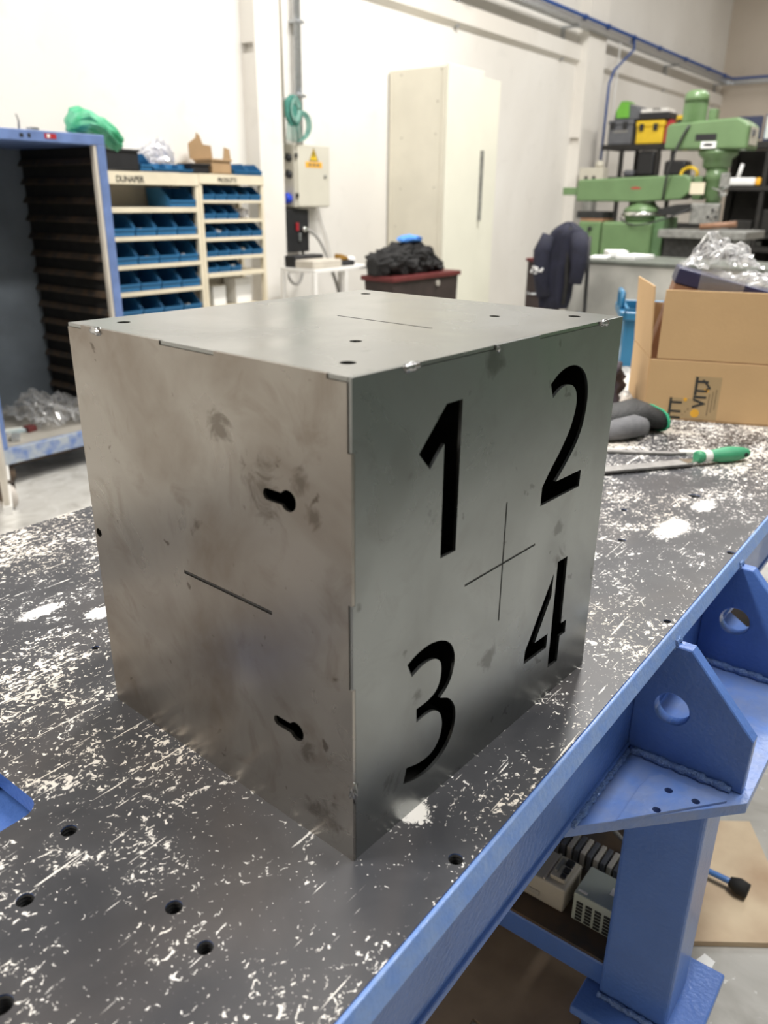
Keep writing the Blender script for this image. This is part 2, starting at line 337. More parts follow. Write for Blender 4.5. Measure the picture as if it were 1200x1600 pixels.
class MB:
    def __init__(s):
        s.v = []; s.f = []; s.mi = []; s.sm = []
    def add(s, vs, fs, mi=0, smooth=False):
        o = len(s.v); s.v += [tuple(p) for p in vs]
        for f in fs:
            s.f.append(tuple(i + o for i in f)); s.mi.append(mi); s.sm.append(smooth)
        return s
    def box(s, x0, y0, z0, x1, y1, z1, mi=0, rot=None, piv=None):
        vs = [(x0, y0, z0), (x1, y0, z0), (x1, y1, z0), (x0, y1, z0), (x0, y0, z1), (x1, y0, z1), (x1, y1, z1), (x0, y1, z1)]
        if rot is not None:
            c = Vector(piv) if piv else Vector(((x0 + x1) / 2, (y0 + y1) / 2, (z0 + z1) / 2))
            rm = Euler(rot).to_matrix()
            vs = [tuple(rm @ (Vector(p) - c) + c) for p in vs]
        return s.add(vs, [(0, 3, 2, 1), (4, 5, 6, 7), (0, 1, 5, 4), (1, 2, 6, 5), (2, 3, 7, 6), (3, 0, 4, 7)], mi)
    def prism(s, poly, axis, a, b, mi=0, smooth=False):
        """poly in the two other axes (x: (y,z)  y: (x,z)  z: (x,y)), extruded a..b"""
        def P(u, v, w):
            return {'x': (w, u, v), 'y': (u, w, v), 'z': (u, v, w)}[axis]
        n = len(poly)
        vs = [P(u, v, a) for u, v in poly] + [P(u, v, b) for u, v in poly]
        s.add(vs, [tuple(range(n))[::-1], tuple(range(n, 2 * n))], mi, False)
        s.add(vs, [(i, (i + 1) % n, (i + 1) % n + n, i + n) for i in range(n)], mi, smooth)
        return s
    def tube(s, pts, r, n=8, mi=0, caps=True):
        pts = [Vector(p) for p in pts]
        rs = r if isinstance(r, (list, tuple)) else [r] * len(pts)
        rings = []; prev = None
        for i, p in enumerate(pts):
            t = (pts[min(i + 1, len(pts) - 1)] - pts[max(i - 1, 0)])
            if t.length < 1e-9: t = Vector((0, 0, 1))
            t.normalize()
            if prev is None:
                a = Vector((0, 0, 1)) if abs(t.z) < 0.9 else Vector((1, 0, 0))
                u = t.cross(a).normalized()
            else:
                u = (prev - t * prev.dot(t))
                if u.length < 1e-6: u = t.orthogonal()
                u.normalize()
            prev = u; w = t.cross(u)
            rings.append([p + (u * math.cos(2 * PI * k / n) + w * math.sin(2 * PI * k / n)) * rs[i] for k in range(n)])
        vs = [q for rg in rings for q in rg]; fs = []
        for i in range(len(rings) - 1):
            for k in range(n):
                fs.append((i * n + k, i * n + (k + 1) % n, (i + 1) * n + (k + 1) % n, (i + 1) * n + k))
        s.add(vs, fs, mi, True)
        if caps:
            s.add(vs, [tuple(range(n))[::-1], tuple(range(len(vs) - n, len(vs)))], mi, False)
        return s
    def lathe(s, prof, c, axis='z', n=20, mi=0, smooth=True):
        """prof: list of (radius, height) along axis from c"""
        vs = []; fs = []
        for r, h in prof:
            for k in range(n):
                a = 2 * PI * k / n; u, v = r * math.cos(a), r * math.sin(a)
                q = {'z': (u, v, h), 'x': (h, u, v), 'y': (v, h, u)}[axis]
                vs.append((c[0] + q[0], c[1] + q[1], c[2] + q[2]))
        for i in range(len(prof) - 1):
            for k in range(n):
                fs.append((i * n + k, i * n + (k + 1) % n, (i + 1) * n + (k + 1) % n, (i + 1) * n + k))
        s.add(vs, fs, mi, smooth)
        s.add(vs, [tuple(range(n))[::-1], tuple(range(len(vs) - n, len(vs)))], mi, False)
        return s
    def loft(s, rings, mi=0, smooth=True, caps=True):
        n = len(rings[0]); vs = [p for r in rings for p in r]; fs = []
        for i in range(len(rings) - 1):
            for k in range(n):
                fs.append((i * n + k, i * n + (k + 1) % n, (i + 1) * n + (k + 1) % n, (i + 1) * n + k))
        s.add(vs, fs, mi, smooth)
        if caps: s.add(vs, [tuple(range(n))[::-1], tuple(range(len(vs) - n, len(vs)))], mi, smooth)
        return s
    def build(s, name, mats, parent=None, bevel=0.0, world=True, seg=2, merge=False):
        me = bpy.data.meshes.new(name)
        vs = s.v
        if parent is not None and world:
            inv = wm(parent).inverted()
            vs = [tuple(inv @ Vector(p)) for p in vs]
        me.from_pydata(vs, [], s.f)
        if not isinstance(mats, (list, tuple)): mats = [mats]
        for m_ in mats: me.materials.append(m_)
        me.polygons.foreach_set('material_index', s.mi)
        me.polygons.foreach_set('use_smooth', s.sm)
        bm = bmesh.new(); bm.from_mesh(me)
        bmesh.ops.remove_doubles(bm, verts=bm.verts, dist=1e-5)
        bmesh.ops.recalc_face_normals(bm, faces=bm.faces)
        bm.to_mesh(me); bm.free()
        me.update()
        o = bpy.data.objects.new(name, me); COL.objects.link(o)
        if parent is not None:
            o.parent = parent; WM[o.name] = wm(parent)
        if bevel > 0:
            b = o.modifiers.new('bevel', 'BEVEL'); b.width = bevel; b.segments = seg
            b.limit_method = 'ANGLE'; b.angle_limit = R(35)
        return o

def circ(cx, cy, r, n=24):
    return [(cx + r * math.cos(2 * PI * k / n), cy + r * math.sin(2 * PI * k / n)) for k in range(n)]

def plate(name, outline, holes, t, mapf, mats, parent=None, world=False, side_slot=0, bevel=0.0):
    """flat plate with real cut-outs: outline/holes are 2D, filled by a 2D curve; mapf(u,v,w) -> xyz, w in 0..t"""
    cu = bpy.data.curves.new(name, 'CURVE'); cu.dimensions = '2D'; cu.fill_mode = 'BOTH'
    cu.extrude = t / 2
    for pl in [outline] + holes:
        sp = cu.splines.new('POLY'); sp.points.add(len(pl) - 1); sp.use_cyclic_u = True
        for i, (u, v) in enumerate(pl): sp.points[i].co = (u, v, 0, 1)
    tmp = bpy.data.objects.new(name, cu); COL.objects.link(tmp)
    dg = bpy.context.evaluated_depsgraph_get()
    me = bpy.data.meshes.new_from_object(tmp.evaluated_get(dg))
    bpy.data.objects.remove(tmp); bpy.data.curves.remove(cu)
    me.name = name
    inv = wm(parent).inverted() if (parent is not None and world) else Matrix.Identity(4)
    side = [abs(p.normal.z) < 0.5 for p in me.polygons]
    for v in me.vertices:
        v.co = inv @ Vector(mapf(v.co.x, v.co.y, v.co.z + t / 2))
    me.materials.clear()
    if not isinstance(mats, (list, tuple)): mats = [mats]
    for m_ in mats: me.materials.append(m_)
    for p, sd in zip(me.polygons, side):
        p.material_index = side_slot if sd else 0
        p.use_smooth = False
    bm = bmesh.new(); bm.from_mesh(me)
    bmesh.ops.remove_doubles(bm, verts=bm.verts, dist=1e-6)
    bmesh.ops.recalc_face_normals(bm, faces=bm.faces); bm.to_mesh(me); bm.free()
    o = bpy.data.objects.new(name, me); COL.objects.link(o)
    if parent is not None:
        o.parent = parent; WM[o.name] = wm(parent)
    if bevel:
        b = o.modifiers.new('bevel', 'BEVEL'); b.width = bevel; b.segments = 1; b.limit_method = 'ANGLE'; b.angle_limit = R(60)
    return o

def blob(name, c, rad, seed, amp, freq, mats, parent=None, sub=3, floor=None, world=True, ridged=False, smooth=True):
    bm = bmesh.new(); bmesh.ops.create_icosphere(bm, subdivisions=sub, radius=1.0)
    off = Vector((seed * 3.7, seed * 1.3, seed * 7.1))
    for v in bm.verts:
        n = v.co.normalized()
        d = mnoise.fractal(n * freq + off, 0.8, 2.0, 4) if not ridged else (abs(mnoise.noise(n * freq + off)) * 2 - 0.5 + 0.5 * mnoise.noise(n * freq * 2.7 + off))
        k = 1 + amp * d
        p = Vector((n.x * rad[0] * k, n.y * rad[1] * k, n.z * rad[2] * k)) + Vector(c)
        if floor is not None and p.z < floor: p.z = floor + (p.z - floor) * 0.02
        v.co = p
    if parent is not None and world:
        inv = wm(parent).inverted()
        for v in bm.verts: v.co = inv @ v.co
    for f in bm.faces: f.smooth = smooth
    me = bpy.data.meshes.new(name); bm.to_mesh(me); bm.free()
    if not isinstance(mats, (list, tuple)): mats = [mats]
    for m_ in mats: me.materials.append(m_)
    o = bpy.data.objects.new(name, me); COL.objects.link(o)
    if parent is not None:
        o.parent = parent; WM[o.name] = wm(parent)
    return o

def lettering(name, text, size, mtx, m_, parent=None, extrude=0.0004, xs=1.0, align='LEFT', bold=0.03):
    cu = bpy.data.curves.new(name, 'FONT'); cu.body = text; cu.size = size; cu.extrude = extrude
    cu.align_x = align; cu.offset = size * bold
    tmp = bpy.data.objects.new(name, cu); COL.objects.link(tmp)
    dg = bpy.context.evaluated_depsgraph_get()
    me = bpy.data.meshes.new_from_object(tmp.evaluated_get(dg))
    bpy.data.objects.remove(tmp); bpy.data.curves.remove(cu)
    T = wm(parent).inverted() @ mtx @ Matrix.Diagonal((xs, 1, 1, 1))
    me.transform(T)
    me.materials.clear(); me.materials.append(m_)
    o = bpy.data.objects.new(name, me); COL.objects.link(o)
    if parent is not None:
        o.parent = parent; WM[o.name] = wm(parent)
    return o

def bez(p0, p1, p2, p3, n=14):
    p0, p1, p2, p3 = map(Vector, (p0, p1, p2, p3)); r = []
    for i in range(n + 1):
        t = i / n; q = 1 - t
        r.append(p0 * q**3 + p1 * 3 * q * q * t + p2 * 3 * q * t * t + p3 * t**3)
    return r

# ================================================================== the setting
def struct(name, mb, m_, label=None, cat=None):
    o = mb.build(name, m_); o['kind'] = 'structure'
    if label: o['label'] = label; o['category'] = cat
    return o
XW0, XW1, YW0, YW1, ZC = -6.0, 14.0, -7.0, 4.0, 5.4
struct('floor', MB().box(XW0, YW0, -0.1, XW1, YW1 + 0.2, 0), M['floor'], 'grey worn concrete workshop floor', 'floor')
struct('ceiling', MB().box(XW0, YW0, ZC, XW1, YW1 + 0.2, ZC + 0.1), M['ceil'])
struct('wall_back', MB().box(XW0, YW1, 0, XW1, YW1 + 0.2, ZC), M['wall'], 'long white painted workshop wall behind the shelves and cabinets', 'wall')
struct('wall_right', MB().box(XW1, YW0, 0, XW1 + 0.2, YW1 + 0.2, ZC), M['wall_end'], 'end wall, coloured beige for dim light, beyond the black racks', 'wall')
struct('wall_left', MB().box(XW0 - 0.2, YW0, 0, XW0, YW1 + 0.2, ZC), M['wall_end'])
struct('wall_front', MB().box(XW0, YW0 - 0.2, 0, XW1, YW0, ZC), M['wall_end'])
# pilasters (with a cast-in pocket) and the ledge along the wall
def pilaster(name, x0, x1, hole, label):
    mb = MB()
    if hole:
        z0, z1 = hole
        mb.box(x0, 3.87, 0, x1, YW1, z0).box(x0, 3.87, z1, x1, YW1, ZC)
        mb.box(x0 + 0.05, 3.87, z0, x1, YW1, z1).box(x0, 3.87, z0, x0 + 0.05, 3.89, z1)
    return struct(name, mb, M['column'], label, 'pillar')
pilaster('trim_1', 3.74, 3.965, (2.112, 2.172), 'white concrete wall pillar beside the bin shelves')
pilaster('trim_2', 8.72, 9.18, (1.83, 1.90), 'pale wall pillar beside the milling machine')
mb = MB()
for a, b in ((3.965, 8.72), (9.18, 14.0)):
    mb.prism([(YW1, 2.62), (YW1 - 0.05, 2.66), (YW1 - 0.05, 2.80), (YW1, 2.83)], 'x', a, b)
struct('trim_3', mb, M['column'], 'horizontal ledge running along the white wall', 'ledge')

# ================================================================== the work table
table = thing('welding_table', 'large blue steel welding table with scratched dark top, carrying the steel box', 'table', (0.8, 0.4, 0))
TX0, TX1, TY0, TY1 = -0.9, 2.5, -0.081, 0.872
HOLES = [(-.123, .214, .0068), (-.185, .176, .0068), (-.119, .080, .0066), (-.128, .034, .0062), (-.241, .108, .0080),
         (.054, -.065, .0062), (.560, -.067, .0048), (.778, .081, .0065), (1.061, .054, .0105), (.837, -.071, .0060),
         (.066, .455, .0045), (.91, .13, .0055)]
def rrect(x0, y0, x1, y1, r, n=6):
    p = []
    for cx, cy, a0 in ((x1 - r, y0 + r, -90), (x1 - r, y1 - r, 0), (x0 + r, y1 - r, 90), (x0 + r, y0 + r, 180)):
        for k in range(n + 1):
            a = R(a0 + 90 * k / n); p.append((cx + r * math.cos(a), cy + r * math.sin(a)))
    return p
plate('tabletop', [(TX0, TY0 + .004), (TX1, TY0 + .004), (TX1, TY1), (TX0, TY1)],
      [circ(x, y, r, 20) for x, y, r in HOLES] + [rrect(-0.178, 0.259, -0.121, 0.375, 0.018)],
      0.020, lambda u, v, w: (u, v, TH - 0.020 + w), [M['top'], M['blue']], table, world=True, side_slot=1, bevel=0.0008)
MB().prism([(TY0 + .0039, TH - .0004), (TY0, TH - .0006), (TY0 - .0075, TH - .020), (TY0 + .0039, TH - .020)], 'x', TX0, TX1).build('edge_strip', M['blue_edge'], table, bevel=.0012)  # slanted strip, shaped so the edge catches more overhead light
for x, y, r in HOLES:
    prof = []
    for k in range(11):
        prof.append((r * (1.0 if k % 2 == 0 else 0.86), -0.0012 - 0.0017 * k))
    mb = MB()
    n = 20; vs = []; fs = []
    for rr, h in prof + [(r * 0.9, -0.045), (0.0005, -0.046)]:
        for k in range(n):
            a = 2 * PI * k / n; vs.append((x + rr * math.cos(a), y + rr * math.sin(a), TH + h))
    for i in range(len(prof) + 1):
        for k in range(n): fs.append((i * n + k, i * n + (k + 1) % n, (i + 1) * n + (k + 1) % n, (i + 1) * n + k))
    mb.add(vs, fs, 0, False)
    mb.build('threaded_hole', M['steel_dark'], table)
# edge beams: channels under the two long edges
def channel(y0, s, name):
    mb = MB()
    mb.box(TX0 + .02, min(y0, y0 + s * .009), 0.541, TX1 - .02, max(y0, y0 + s * .009), TH - .020)
    mb.box(TX0 + .02, min(y0 - s * .004, y0 + s * .07), 0.541, TX1 - .02, max(y0 - s * .004, y0 + s * .07), 0.551)
    mb.box(TX0 + .02, min(y0, y0 + s * .07), 0.706, TX1 - .02, max(y0, y0 + s * .07), 0.7198)
    return mb.build(name, M['blue'], table, bevel=0.0015)
channel(-0.045, 1, 'edge_beam'); channel(0.836, -1, 'edge_beam')
for x in (-0.42, 0.3, 1.2, 2.0):
    MB().box(x, 0.03, 0.60, x + .06, 0.76, 0.7197).build('cross_beam', M['blue'], table, bevel=0.002)
MB().box(-0.40, 0.12, 0.655, -0.02, 0.52, 0.70).build('slot_beam', M['blue'], table, bevel=0.004)
def bead(path, r, seed):
    random.seed(seed)
    pts = []; rad = []
    for i in range(len(path) - 1):
        a, b = Vector(path[i]), Vector(path[i + 1]); n = max(2, int((b - a).length / 0.006))
        for k in range(n):
            pts.append(a.lerp(b, k / n) + Vector((random.uniform(-1, 1), random.uniform(-1, 1), random.uniform(-1, 1))) * r * 0.18)
            rad.append(r * random.uniform(0.75, 1.25))
    return MB().tube(pts, rad, 7)
def leg_station(x, front=True):
    """leg, foot, shelf-plate and gussets at one long edge; x = face of the leg"""
    s = 1 if front else -1
    Y = (lambda v: v) if front else (lambda v: 0.791 - v)
    def yb(a, b): return (min(Y(a), Y(b)), max(Y(a), Y(b)))
    # head plate with two outer corners cut away
    outl = [(x - .155, Y(-.034)), (x + .035, Y(-.207)), (x + .385, Y(-.207)), (x + .56, Y(-.034)), (x + .56, Y(.05)), (x - .155, Y(.05))]
    bolt = [(x - .007, Y(-.121)), (x - .006, Y(-.155)), (x - .051, Y(-.121))]
    bolt += [(2 * x + .405 - a, b) for a, b in bolt]
    plate('head_plate', outl, [circ(a, b, .0052, 14) for a, b in bolt], .016, lambda u, v, w: (u, v, .525 + w), M['blue_worn'], table, world=True, bevel=0.001)
    for m_ in (0, 1):
        pp = [(x - .098, Y(-.089)), (x - .022, Y(-.089)), (x + .006, Y(-.093)), (x + .018, Y(-.104)), (x + .019, Y(-.186))]
        if m_: pp = [(2 * x + .405 - a, b) for a, b in pp]
        hh = [(a, b) for a, b in (bolt[:3] if not m_ else bolt[3:])]
        plate('pad_plate', pp, [circ(a, b, .0052, 14) for a, b in hh], .0035, lambda u, v, w: (u, v, .541 + w), M['blue_worn'], table, world=True, bevel=0.001)
    gp = [(Y(-.045), .541), (Y(-.197), .541), (Y(-.198), .622), (Y(-.108), .7195), (Y(-.079), .7195), (Y(-.045), .7195)]
    for gx in (x + .046, x + .342):
        plate('gusset', gp, [circ(Y(-.095), .627, .0225, 28)], .02, lambda u, v, w: (gx + w, u, v), M['blue'], table, world=True, bevel=0.0015)
        if front:
            bead([(gx - .003, -.05, .544), (gx - .003, -.19, .544)], .006, 3).build('weld_bead', M['blue_weld'], table)
            bead([(gx - .003, -.085, .7215), (gx + .022, -.085, .7215)], .006, 5).build('weld_bead', M['blue_weld'], table)
    if front:
        bead([(x - .14, -.05, .545), (x + .045, -.05, .545)], .005, 8).build('weld_bead', M['blue_weld'], table)
    a, b = yb(-.171, -.07)
    MB().box(x, a, .13, x + .10, b, .525).build('leg', M['blue'], table, bevel=0.006, seg=3)
    a, b = yb(-.215, -.045)
    MB().box(x - .045, a, .114, x + .15, b, .13).build('foot_plate', M['blue'], table, bevel=0.003)
    if front:
        bead([(x - .004, -.072, .133), (x - .004, -.168, .133)], .005, 9).build('weld_bead', M['blue_weld'], table)
    for yy in (-.205, -.065):
        a, b = yb(yy, yy + .012)
        MB().prism([(x - .03, .1145), (x + .14, .1145), (x + .10, .02), (x + .01, .02)], 'y', a, b).build('foot_bracket', M['blue'], table, bevel=0.001)
    a, b = yb(-.21, -.05)
    MB().box(x - .06, a, 0.0, x + .13, b, .02).build('foot_pad', M['blue'], table, bevel=0.003)
leg_station(0.495, True); leg_station(0.495, False); leg_station(2.0, False); leg_station(1.96, True)
for x in (0.505, 1.97):
    MB().box(x, -.075, .133, x + .06, .872, .179).build('lower_rail', M['blue'], table, bevel=0.004)
MB().box(0.505, -.068, .1795, 2.0, .80, .185).build('lower_shelf', M['rusty'], table)

# ================================================================== the steel box
YAW = R(-3.2)
BW, BD, BH, T = 0.3975, 0.3462, 0.400, 0.003
box = thing('steel_box', 'bare sheet steel box with the numbers 1 2 3 4 cut through its front', 'box', (0, 0, TH), YAW)
G = 0.0004
TB = 0.0009
def catmull(p, n=5):
    r = []
    for i in range(len(p) - 1):
        p0 = p[max(i - 1, 0)]; p1 = p[i]; p2 = p[i + 1]; p3 = p[min(i + 2, len(p) - 1)]
        for k in range(n):
            t = k / n
            r.append(tuple(0.5 * (2 * b + (c - a) * t + (2 * a - 5 * b + 4 * c - d) * t * t + (-a + 3 * b - 3 * c + d) * t**3) for a, b, c, d in zip(p0, p1, p2, p3)))
    return r + [p[-1]]
mmp = lambda pts: [(x / 1000, z / 1000) for x, z in pts]
D1 = mmp([(126, 364.4), (105.3, 364.4), (72.8, 332.3), (87.1, 317.1), (104.2, 333.7), (104.7, 237.4), (125.7, 237.4)])
D2 = mmp(catmull([(262.4, 353.7), (276.6, 361.7), (292.3, 365.4), (309.3, 364.0), (325, 356.5), (335, 343), (338, 326), (334.5, 305), (325, 287), (308, 270), (289.2, 255)])
         + [(340, 254.5), (340, 237), (262.7, 237), (263, 256)]
         + catmull([(277, 271), (294, 287), (308, 304.5), (315.3, 324), (313.1, 338), (304, 346), (291.5, 348.2), (279.6, 345.8), (268.7, 339.8)]))
D3 = mmp(catmull([(65.4, 156.5), (79.6, 161.3), (96.9, 162.4), (114, 157.7), (126.5, 148), (132.3, 133.5), (130.3, 118), (123.5, 107.5), (113, 100.7)])
         + catmull([(113.5, 100.2), (127, 92.5), (136, 79.5), (138, 65), (133.5, 50), (122, 37.8), (104, 31), (84, 32), (63.6, 38)])
         + catmull([(67.5, 52.7), (86, 47.5), (103, 48), (113.5, 56.5), (117.3, 70), (113.5, 84), (104.5, 91.5), (94, 93.8), (79.6, 92.6)])
         + catmull([(79.2, 106.6), (95, 107.3), (106.5, 111.8), (112.2, 122.5), (111.8, 136), (105, 143.5), (95, 146.4), (84, 145.9), (71.7, 141.8)]))
D4a = mmp([(303.8, 151.5), (303.3, 126), (276.5, 82.3), (303, 81.6), (302.6, 64.8), (256.8, 65.6), (257.6, 80.5)])
D4b = mmp([(310.3, 162.3), (330.8, 162.0), (331.6, 82.3), (343.2, 81.8), (343.3, 65.8), (331.4, 66.2), (331.2, 35.2), (310.2, 36)])
sw = 0.0011
cross = [(.2016 - sw, .1396), (.2016 + sw, .1396), (.2016 + sw, .199 - sw), (.2590, .199 - sw), (.2590, .199 + sw), (.2016 + sw, .199 + sw),
         (.2016 + sw, .2583), (.2016 - sw, .2583), (.2016 - sw, .199 + sw), (.1420, .199 + sw), (.1420, .199 - sw), (.2016 - sw, .199 - sw)]
fo = [(T + G, 0), (BW, 0), (BW, BH)]
fo += [(.3505, BH), (.3505, BH - T - G), (.237, BH - T - G), (.237, BH), (.168, BH), (.168, BH - T - G), (.0705, BH - T - G), (.0705, BH)]
fo += [(TB, BH), (TB, .3495), (T + G, .3495), (T + G, .2352), (TB, .2352), (TB, .1651), (T + G, .1651)]
plate('front_panel', fo, [D1, D2, D3, D4a, D4b, cross], T, lambda u, v, w: (u, w, v), M['steel_front'], box)
def keyhole(cy, cz, flip=False):
    r = .0085; h = .0048; p = []
    a0 = math.asin(h / r)
    for k in range(19):
        a = a0 + (2 * PI - 2 * a0) * k / 18
        p.append((cy - r * math.cos(a - PI) * -1 * -1, cz + r * math.sin(a - PI) * -1))
    q = [(cy + r * math.cos(a0 + (2 * PI - 2 * a0) * k / 18), cz + r * math.sin(a0 + (2 * PI - 2 * a0) * k / 18)) for k in range(19)]
    e = cy + .0225
    end = [(e + h * math.cos(a), cz + h * math.sin(a)) for a in [R(-90 + 180 * k / 8) for k in range(9)]]
    return q + end
lo = [(0, 0), (BD, 0), (BD, BH - T - G), (.3240, BH - T - G), (.3240, BH), (.2070, BH), (.2070, BH - T - G), (.139, BH - T - G), (.139, BH),
      (.0216, BH), (.0216, BH - T - G), (T + G, BH - T - G), (T + G, .3495 - G), (0, .3495 - G), (0, .2352 + G), (T + G, .2352 + G), (T + G, .1651 - G), (0, .1651 - G)]
slit_l = [(.0865, .199 - .0017), (.2009, .199 - .0017), (.2009, .199 + .0017), (.0865, .199 + .0017)]
plate('side_panel', lo, [keyhole(.0630, .3003), keyhole(.0630, .0975), circ(.339, .197, .0045, 16), slit_l], T, lambda u, v, w: (w, u, v), M['steel_left'], box)
to = [(T + G, T + G), (.0705 + G, T + G), (.0705 + G, TB), (.168 - G, TB), (.168 - G, T + G), (.237 + G, T + G), (.237 + G, TB), (.3505 - G, TB), (.3505 - G, T + G),
      (BW, T + G), (BW, BD), (TB, BD), (TB, .3240 + G), (T + G, .3240 + G), (T + G, .2070 - G), (TB, .2070 - G), (TB, .139 + G), (T + G, .139 + G), (T + G, .0216 - G), (TB, .0216 - G), (TB, T + G)]
thole = [(.0357, .0357, .0060), (.0357, .3120, .0060), (.3640, .3120, .0060), (.1058, .0922, .0052), (.3085, .0928, .0052), (.3640, .0357, .0060)]
slit_t = [(.2030 - .0014, .0895), (.2030 + .0014, .0895), (.2030 + .0014, .205), (.2030 - .0014, .205)]
plate('top_panel', to, [circ(a, b, r, 18) for a, b, r in thole] + [slit_t], T, lambda u, v, w: (u, v, BH - T + w), M['steel_top'], box)
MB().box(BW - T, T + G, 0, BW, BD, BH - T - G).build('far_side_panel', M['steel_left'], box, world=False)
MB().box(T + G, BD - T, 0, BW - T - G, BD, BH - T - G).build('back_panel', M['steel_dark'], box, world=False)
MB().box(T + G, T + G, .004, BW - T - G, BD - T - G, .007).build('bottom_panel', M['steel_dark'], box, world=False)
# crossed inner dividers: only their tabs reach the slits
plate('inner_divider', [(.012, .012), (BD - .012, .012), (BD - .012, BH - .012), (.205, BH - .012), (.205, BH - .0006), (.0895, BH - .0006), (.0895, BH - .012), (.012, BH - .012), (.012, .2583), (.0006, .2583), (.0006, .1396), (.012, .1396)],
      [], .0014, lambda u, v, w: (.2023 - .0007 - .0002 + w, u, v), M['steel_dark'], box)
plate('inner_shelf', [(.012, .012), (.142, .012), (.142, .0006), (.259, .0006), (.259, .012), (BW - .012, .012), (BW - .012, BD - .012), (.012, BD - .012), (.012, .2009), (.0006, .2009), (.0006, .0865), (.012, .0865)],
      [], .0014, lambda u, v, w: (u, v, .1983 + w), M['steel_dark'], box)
def weld(c, rad, seed):
    return blob('weld_bead', c, rad, seed, 0.55, 2.6, M['weld'], box, sub=3, world=False)
weld((.0615, .0006, BH - .002), (.010, .0028, .0032), 1)
weld((.357, .0006, BH - .002), (.010, .0028, .0030), 2)
weld((.0006, .300, BH - .003), (.0028, .009, .0035), 3)
weld((.0022, .0012, .0695), (.0032, .0032, .010), 4)
weld((.172, .0008, BH - .003), (.003, .0018, .003), 5)

# ================================================================== things on the table
# open carton
CA = Vector((1.563, 0.338, TH)); CRZ = R(-69)
carton = thing('cardboard_carton', 'open brown cardboard carton with raised flaps on the far end of the table', 'carton', CA, CRZ)
ct = 0.004
MB().box(0, 0, 0.004, .42, ct, .147).build('front_wall', M['carton'], carton, world=False, bevel=0.0012)
MB().box(0.014, 0.001, .149, .41, ct + .001, .312).build('front_flap', M['carton'], carton, world=False, bevel=0.0012)
def side_sheet(name, z0, z1, o0, o1, ya, yb, m_):
    # the left side bulges outward, away from the square
    f = lambda y, o: (-.13 * y - o, y)
    vs = []
    for z, o, y0, y1 in ((z0, o0, ya, yb), (z1, o1, ya + .006, yb - .01)):
        for y in (y0, y1):
            x, yy = f(y, o); vs += [(x, yy, z), (x + ct, yy, z)]
    mb = MB(); mb.add(vs, [(0, 2, 3, 1), (4, 5, 7, 6), (0, 1, 5, 4), (2, 6, 7, 3), (0, 4, 6, 2), (1, 3, 7, 5)])
    return mb.build(name, m_, carton, world=False, bevel=.001)
side_sheet('side_wall', .004, .147, 0, .002, .0045, .30, M['carton'])
side_sheet('side_flap', .149, .318, .002, .012, .008, .29, M['carton'])
MB().box(.416, ct, 0.004, .42, .30, .25).build('side_wall', M['carton'], carton, world=False)
MB().box(0, .296, 0.004, .42, .30, .25).build('back_wall', M['carton_in'], carton, world=False)
MB().box(0, 0, 0.0, .42, .30, .004).build('bottom', M['carton_in'], carton, world=False)
def on_front(x, z): return (x, -.0004, z)
def printed(name, x0, z0, x1, z1, m_, d=.0004, sh=0.0):
    MB().prism([(x0, z0), (x1, z0), (x1 + sh, z1), (x0 + sh, z1)], 'y', -d, 0).build(name, m_, carton, world=False)
def carton_mark(x0, z0, z1, w, full):
    printed('printed_field', x0, z0, x0 + w, z1, M['tan_print'], .0003)
    mtx = wm(carton) @ Matrix.Translation((x0 + w * .50, -.0006, z0 + (.028 if full else -.004))) @ Matrix.Rotation(R(90), 4, 'X') @ Matrix.Rotation(R(90), 4, 'Z')
    lettering('printed_word', 'VITT' if full else 'ITT', .040, mtx, M['ink'], carton, extrude=.0002, xs=0.92)
    for k in range(3):
        xx = x0 + w * (.60 + .12 * k)
        printed('printed_line', xx, z0 + .01 + .008 * k, xx + .003, z1 - .042 + .006 * k, M['ink_lt'], .0006)
carton_mark(.108, .006, .112, .062, True)
carton_mark(.062, .006, .056, .046, False)
# arrow hook and orange dots of the printed mark
MB().prism([(.125, .103), (.130, .105), (.147, .086), (.147, .082), (.137, .079), (.136, .083), (.141, .085)], 'y', -.0007, -.0002).build('printed_arrow', M['ink'], carton, world=False)
MB().prism(circ(.138, .078, .0055, 16), 'y', -.0006, -.0002).build('printed_dot', M['orange'], carton, world=False)
MB().prism(circ(.119, .020, .0105, 18), 'y', -.0006, -.0002).build('printed_dot', M['orange'], carton, world=False)
MB().prism(circ(.093, .053, .0045, 14), 'y', -.0006, -.0002).build('printed_dot', M['orange'], carton, world=False)
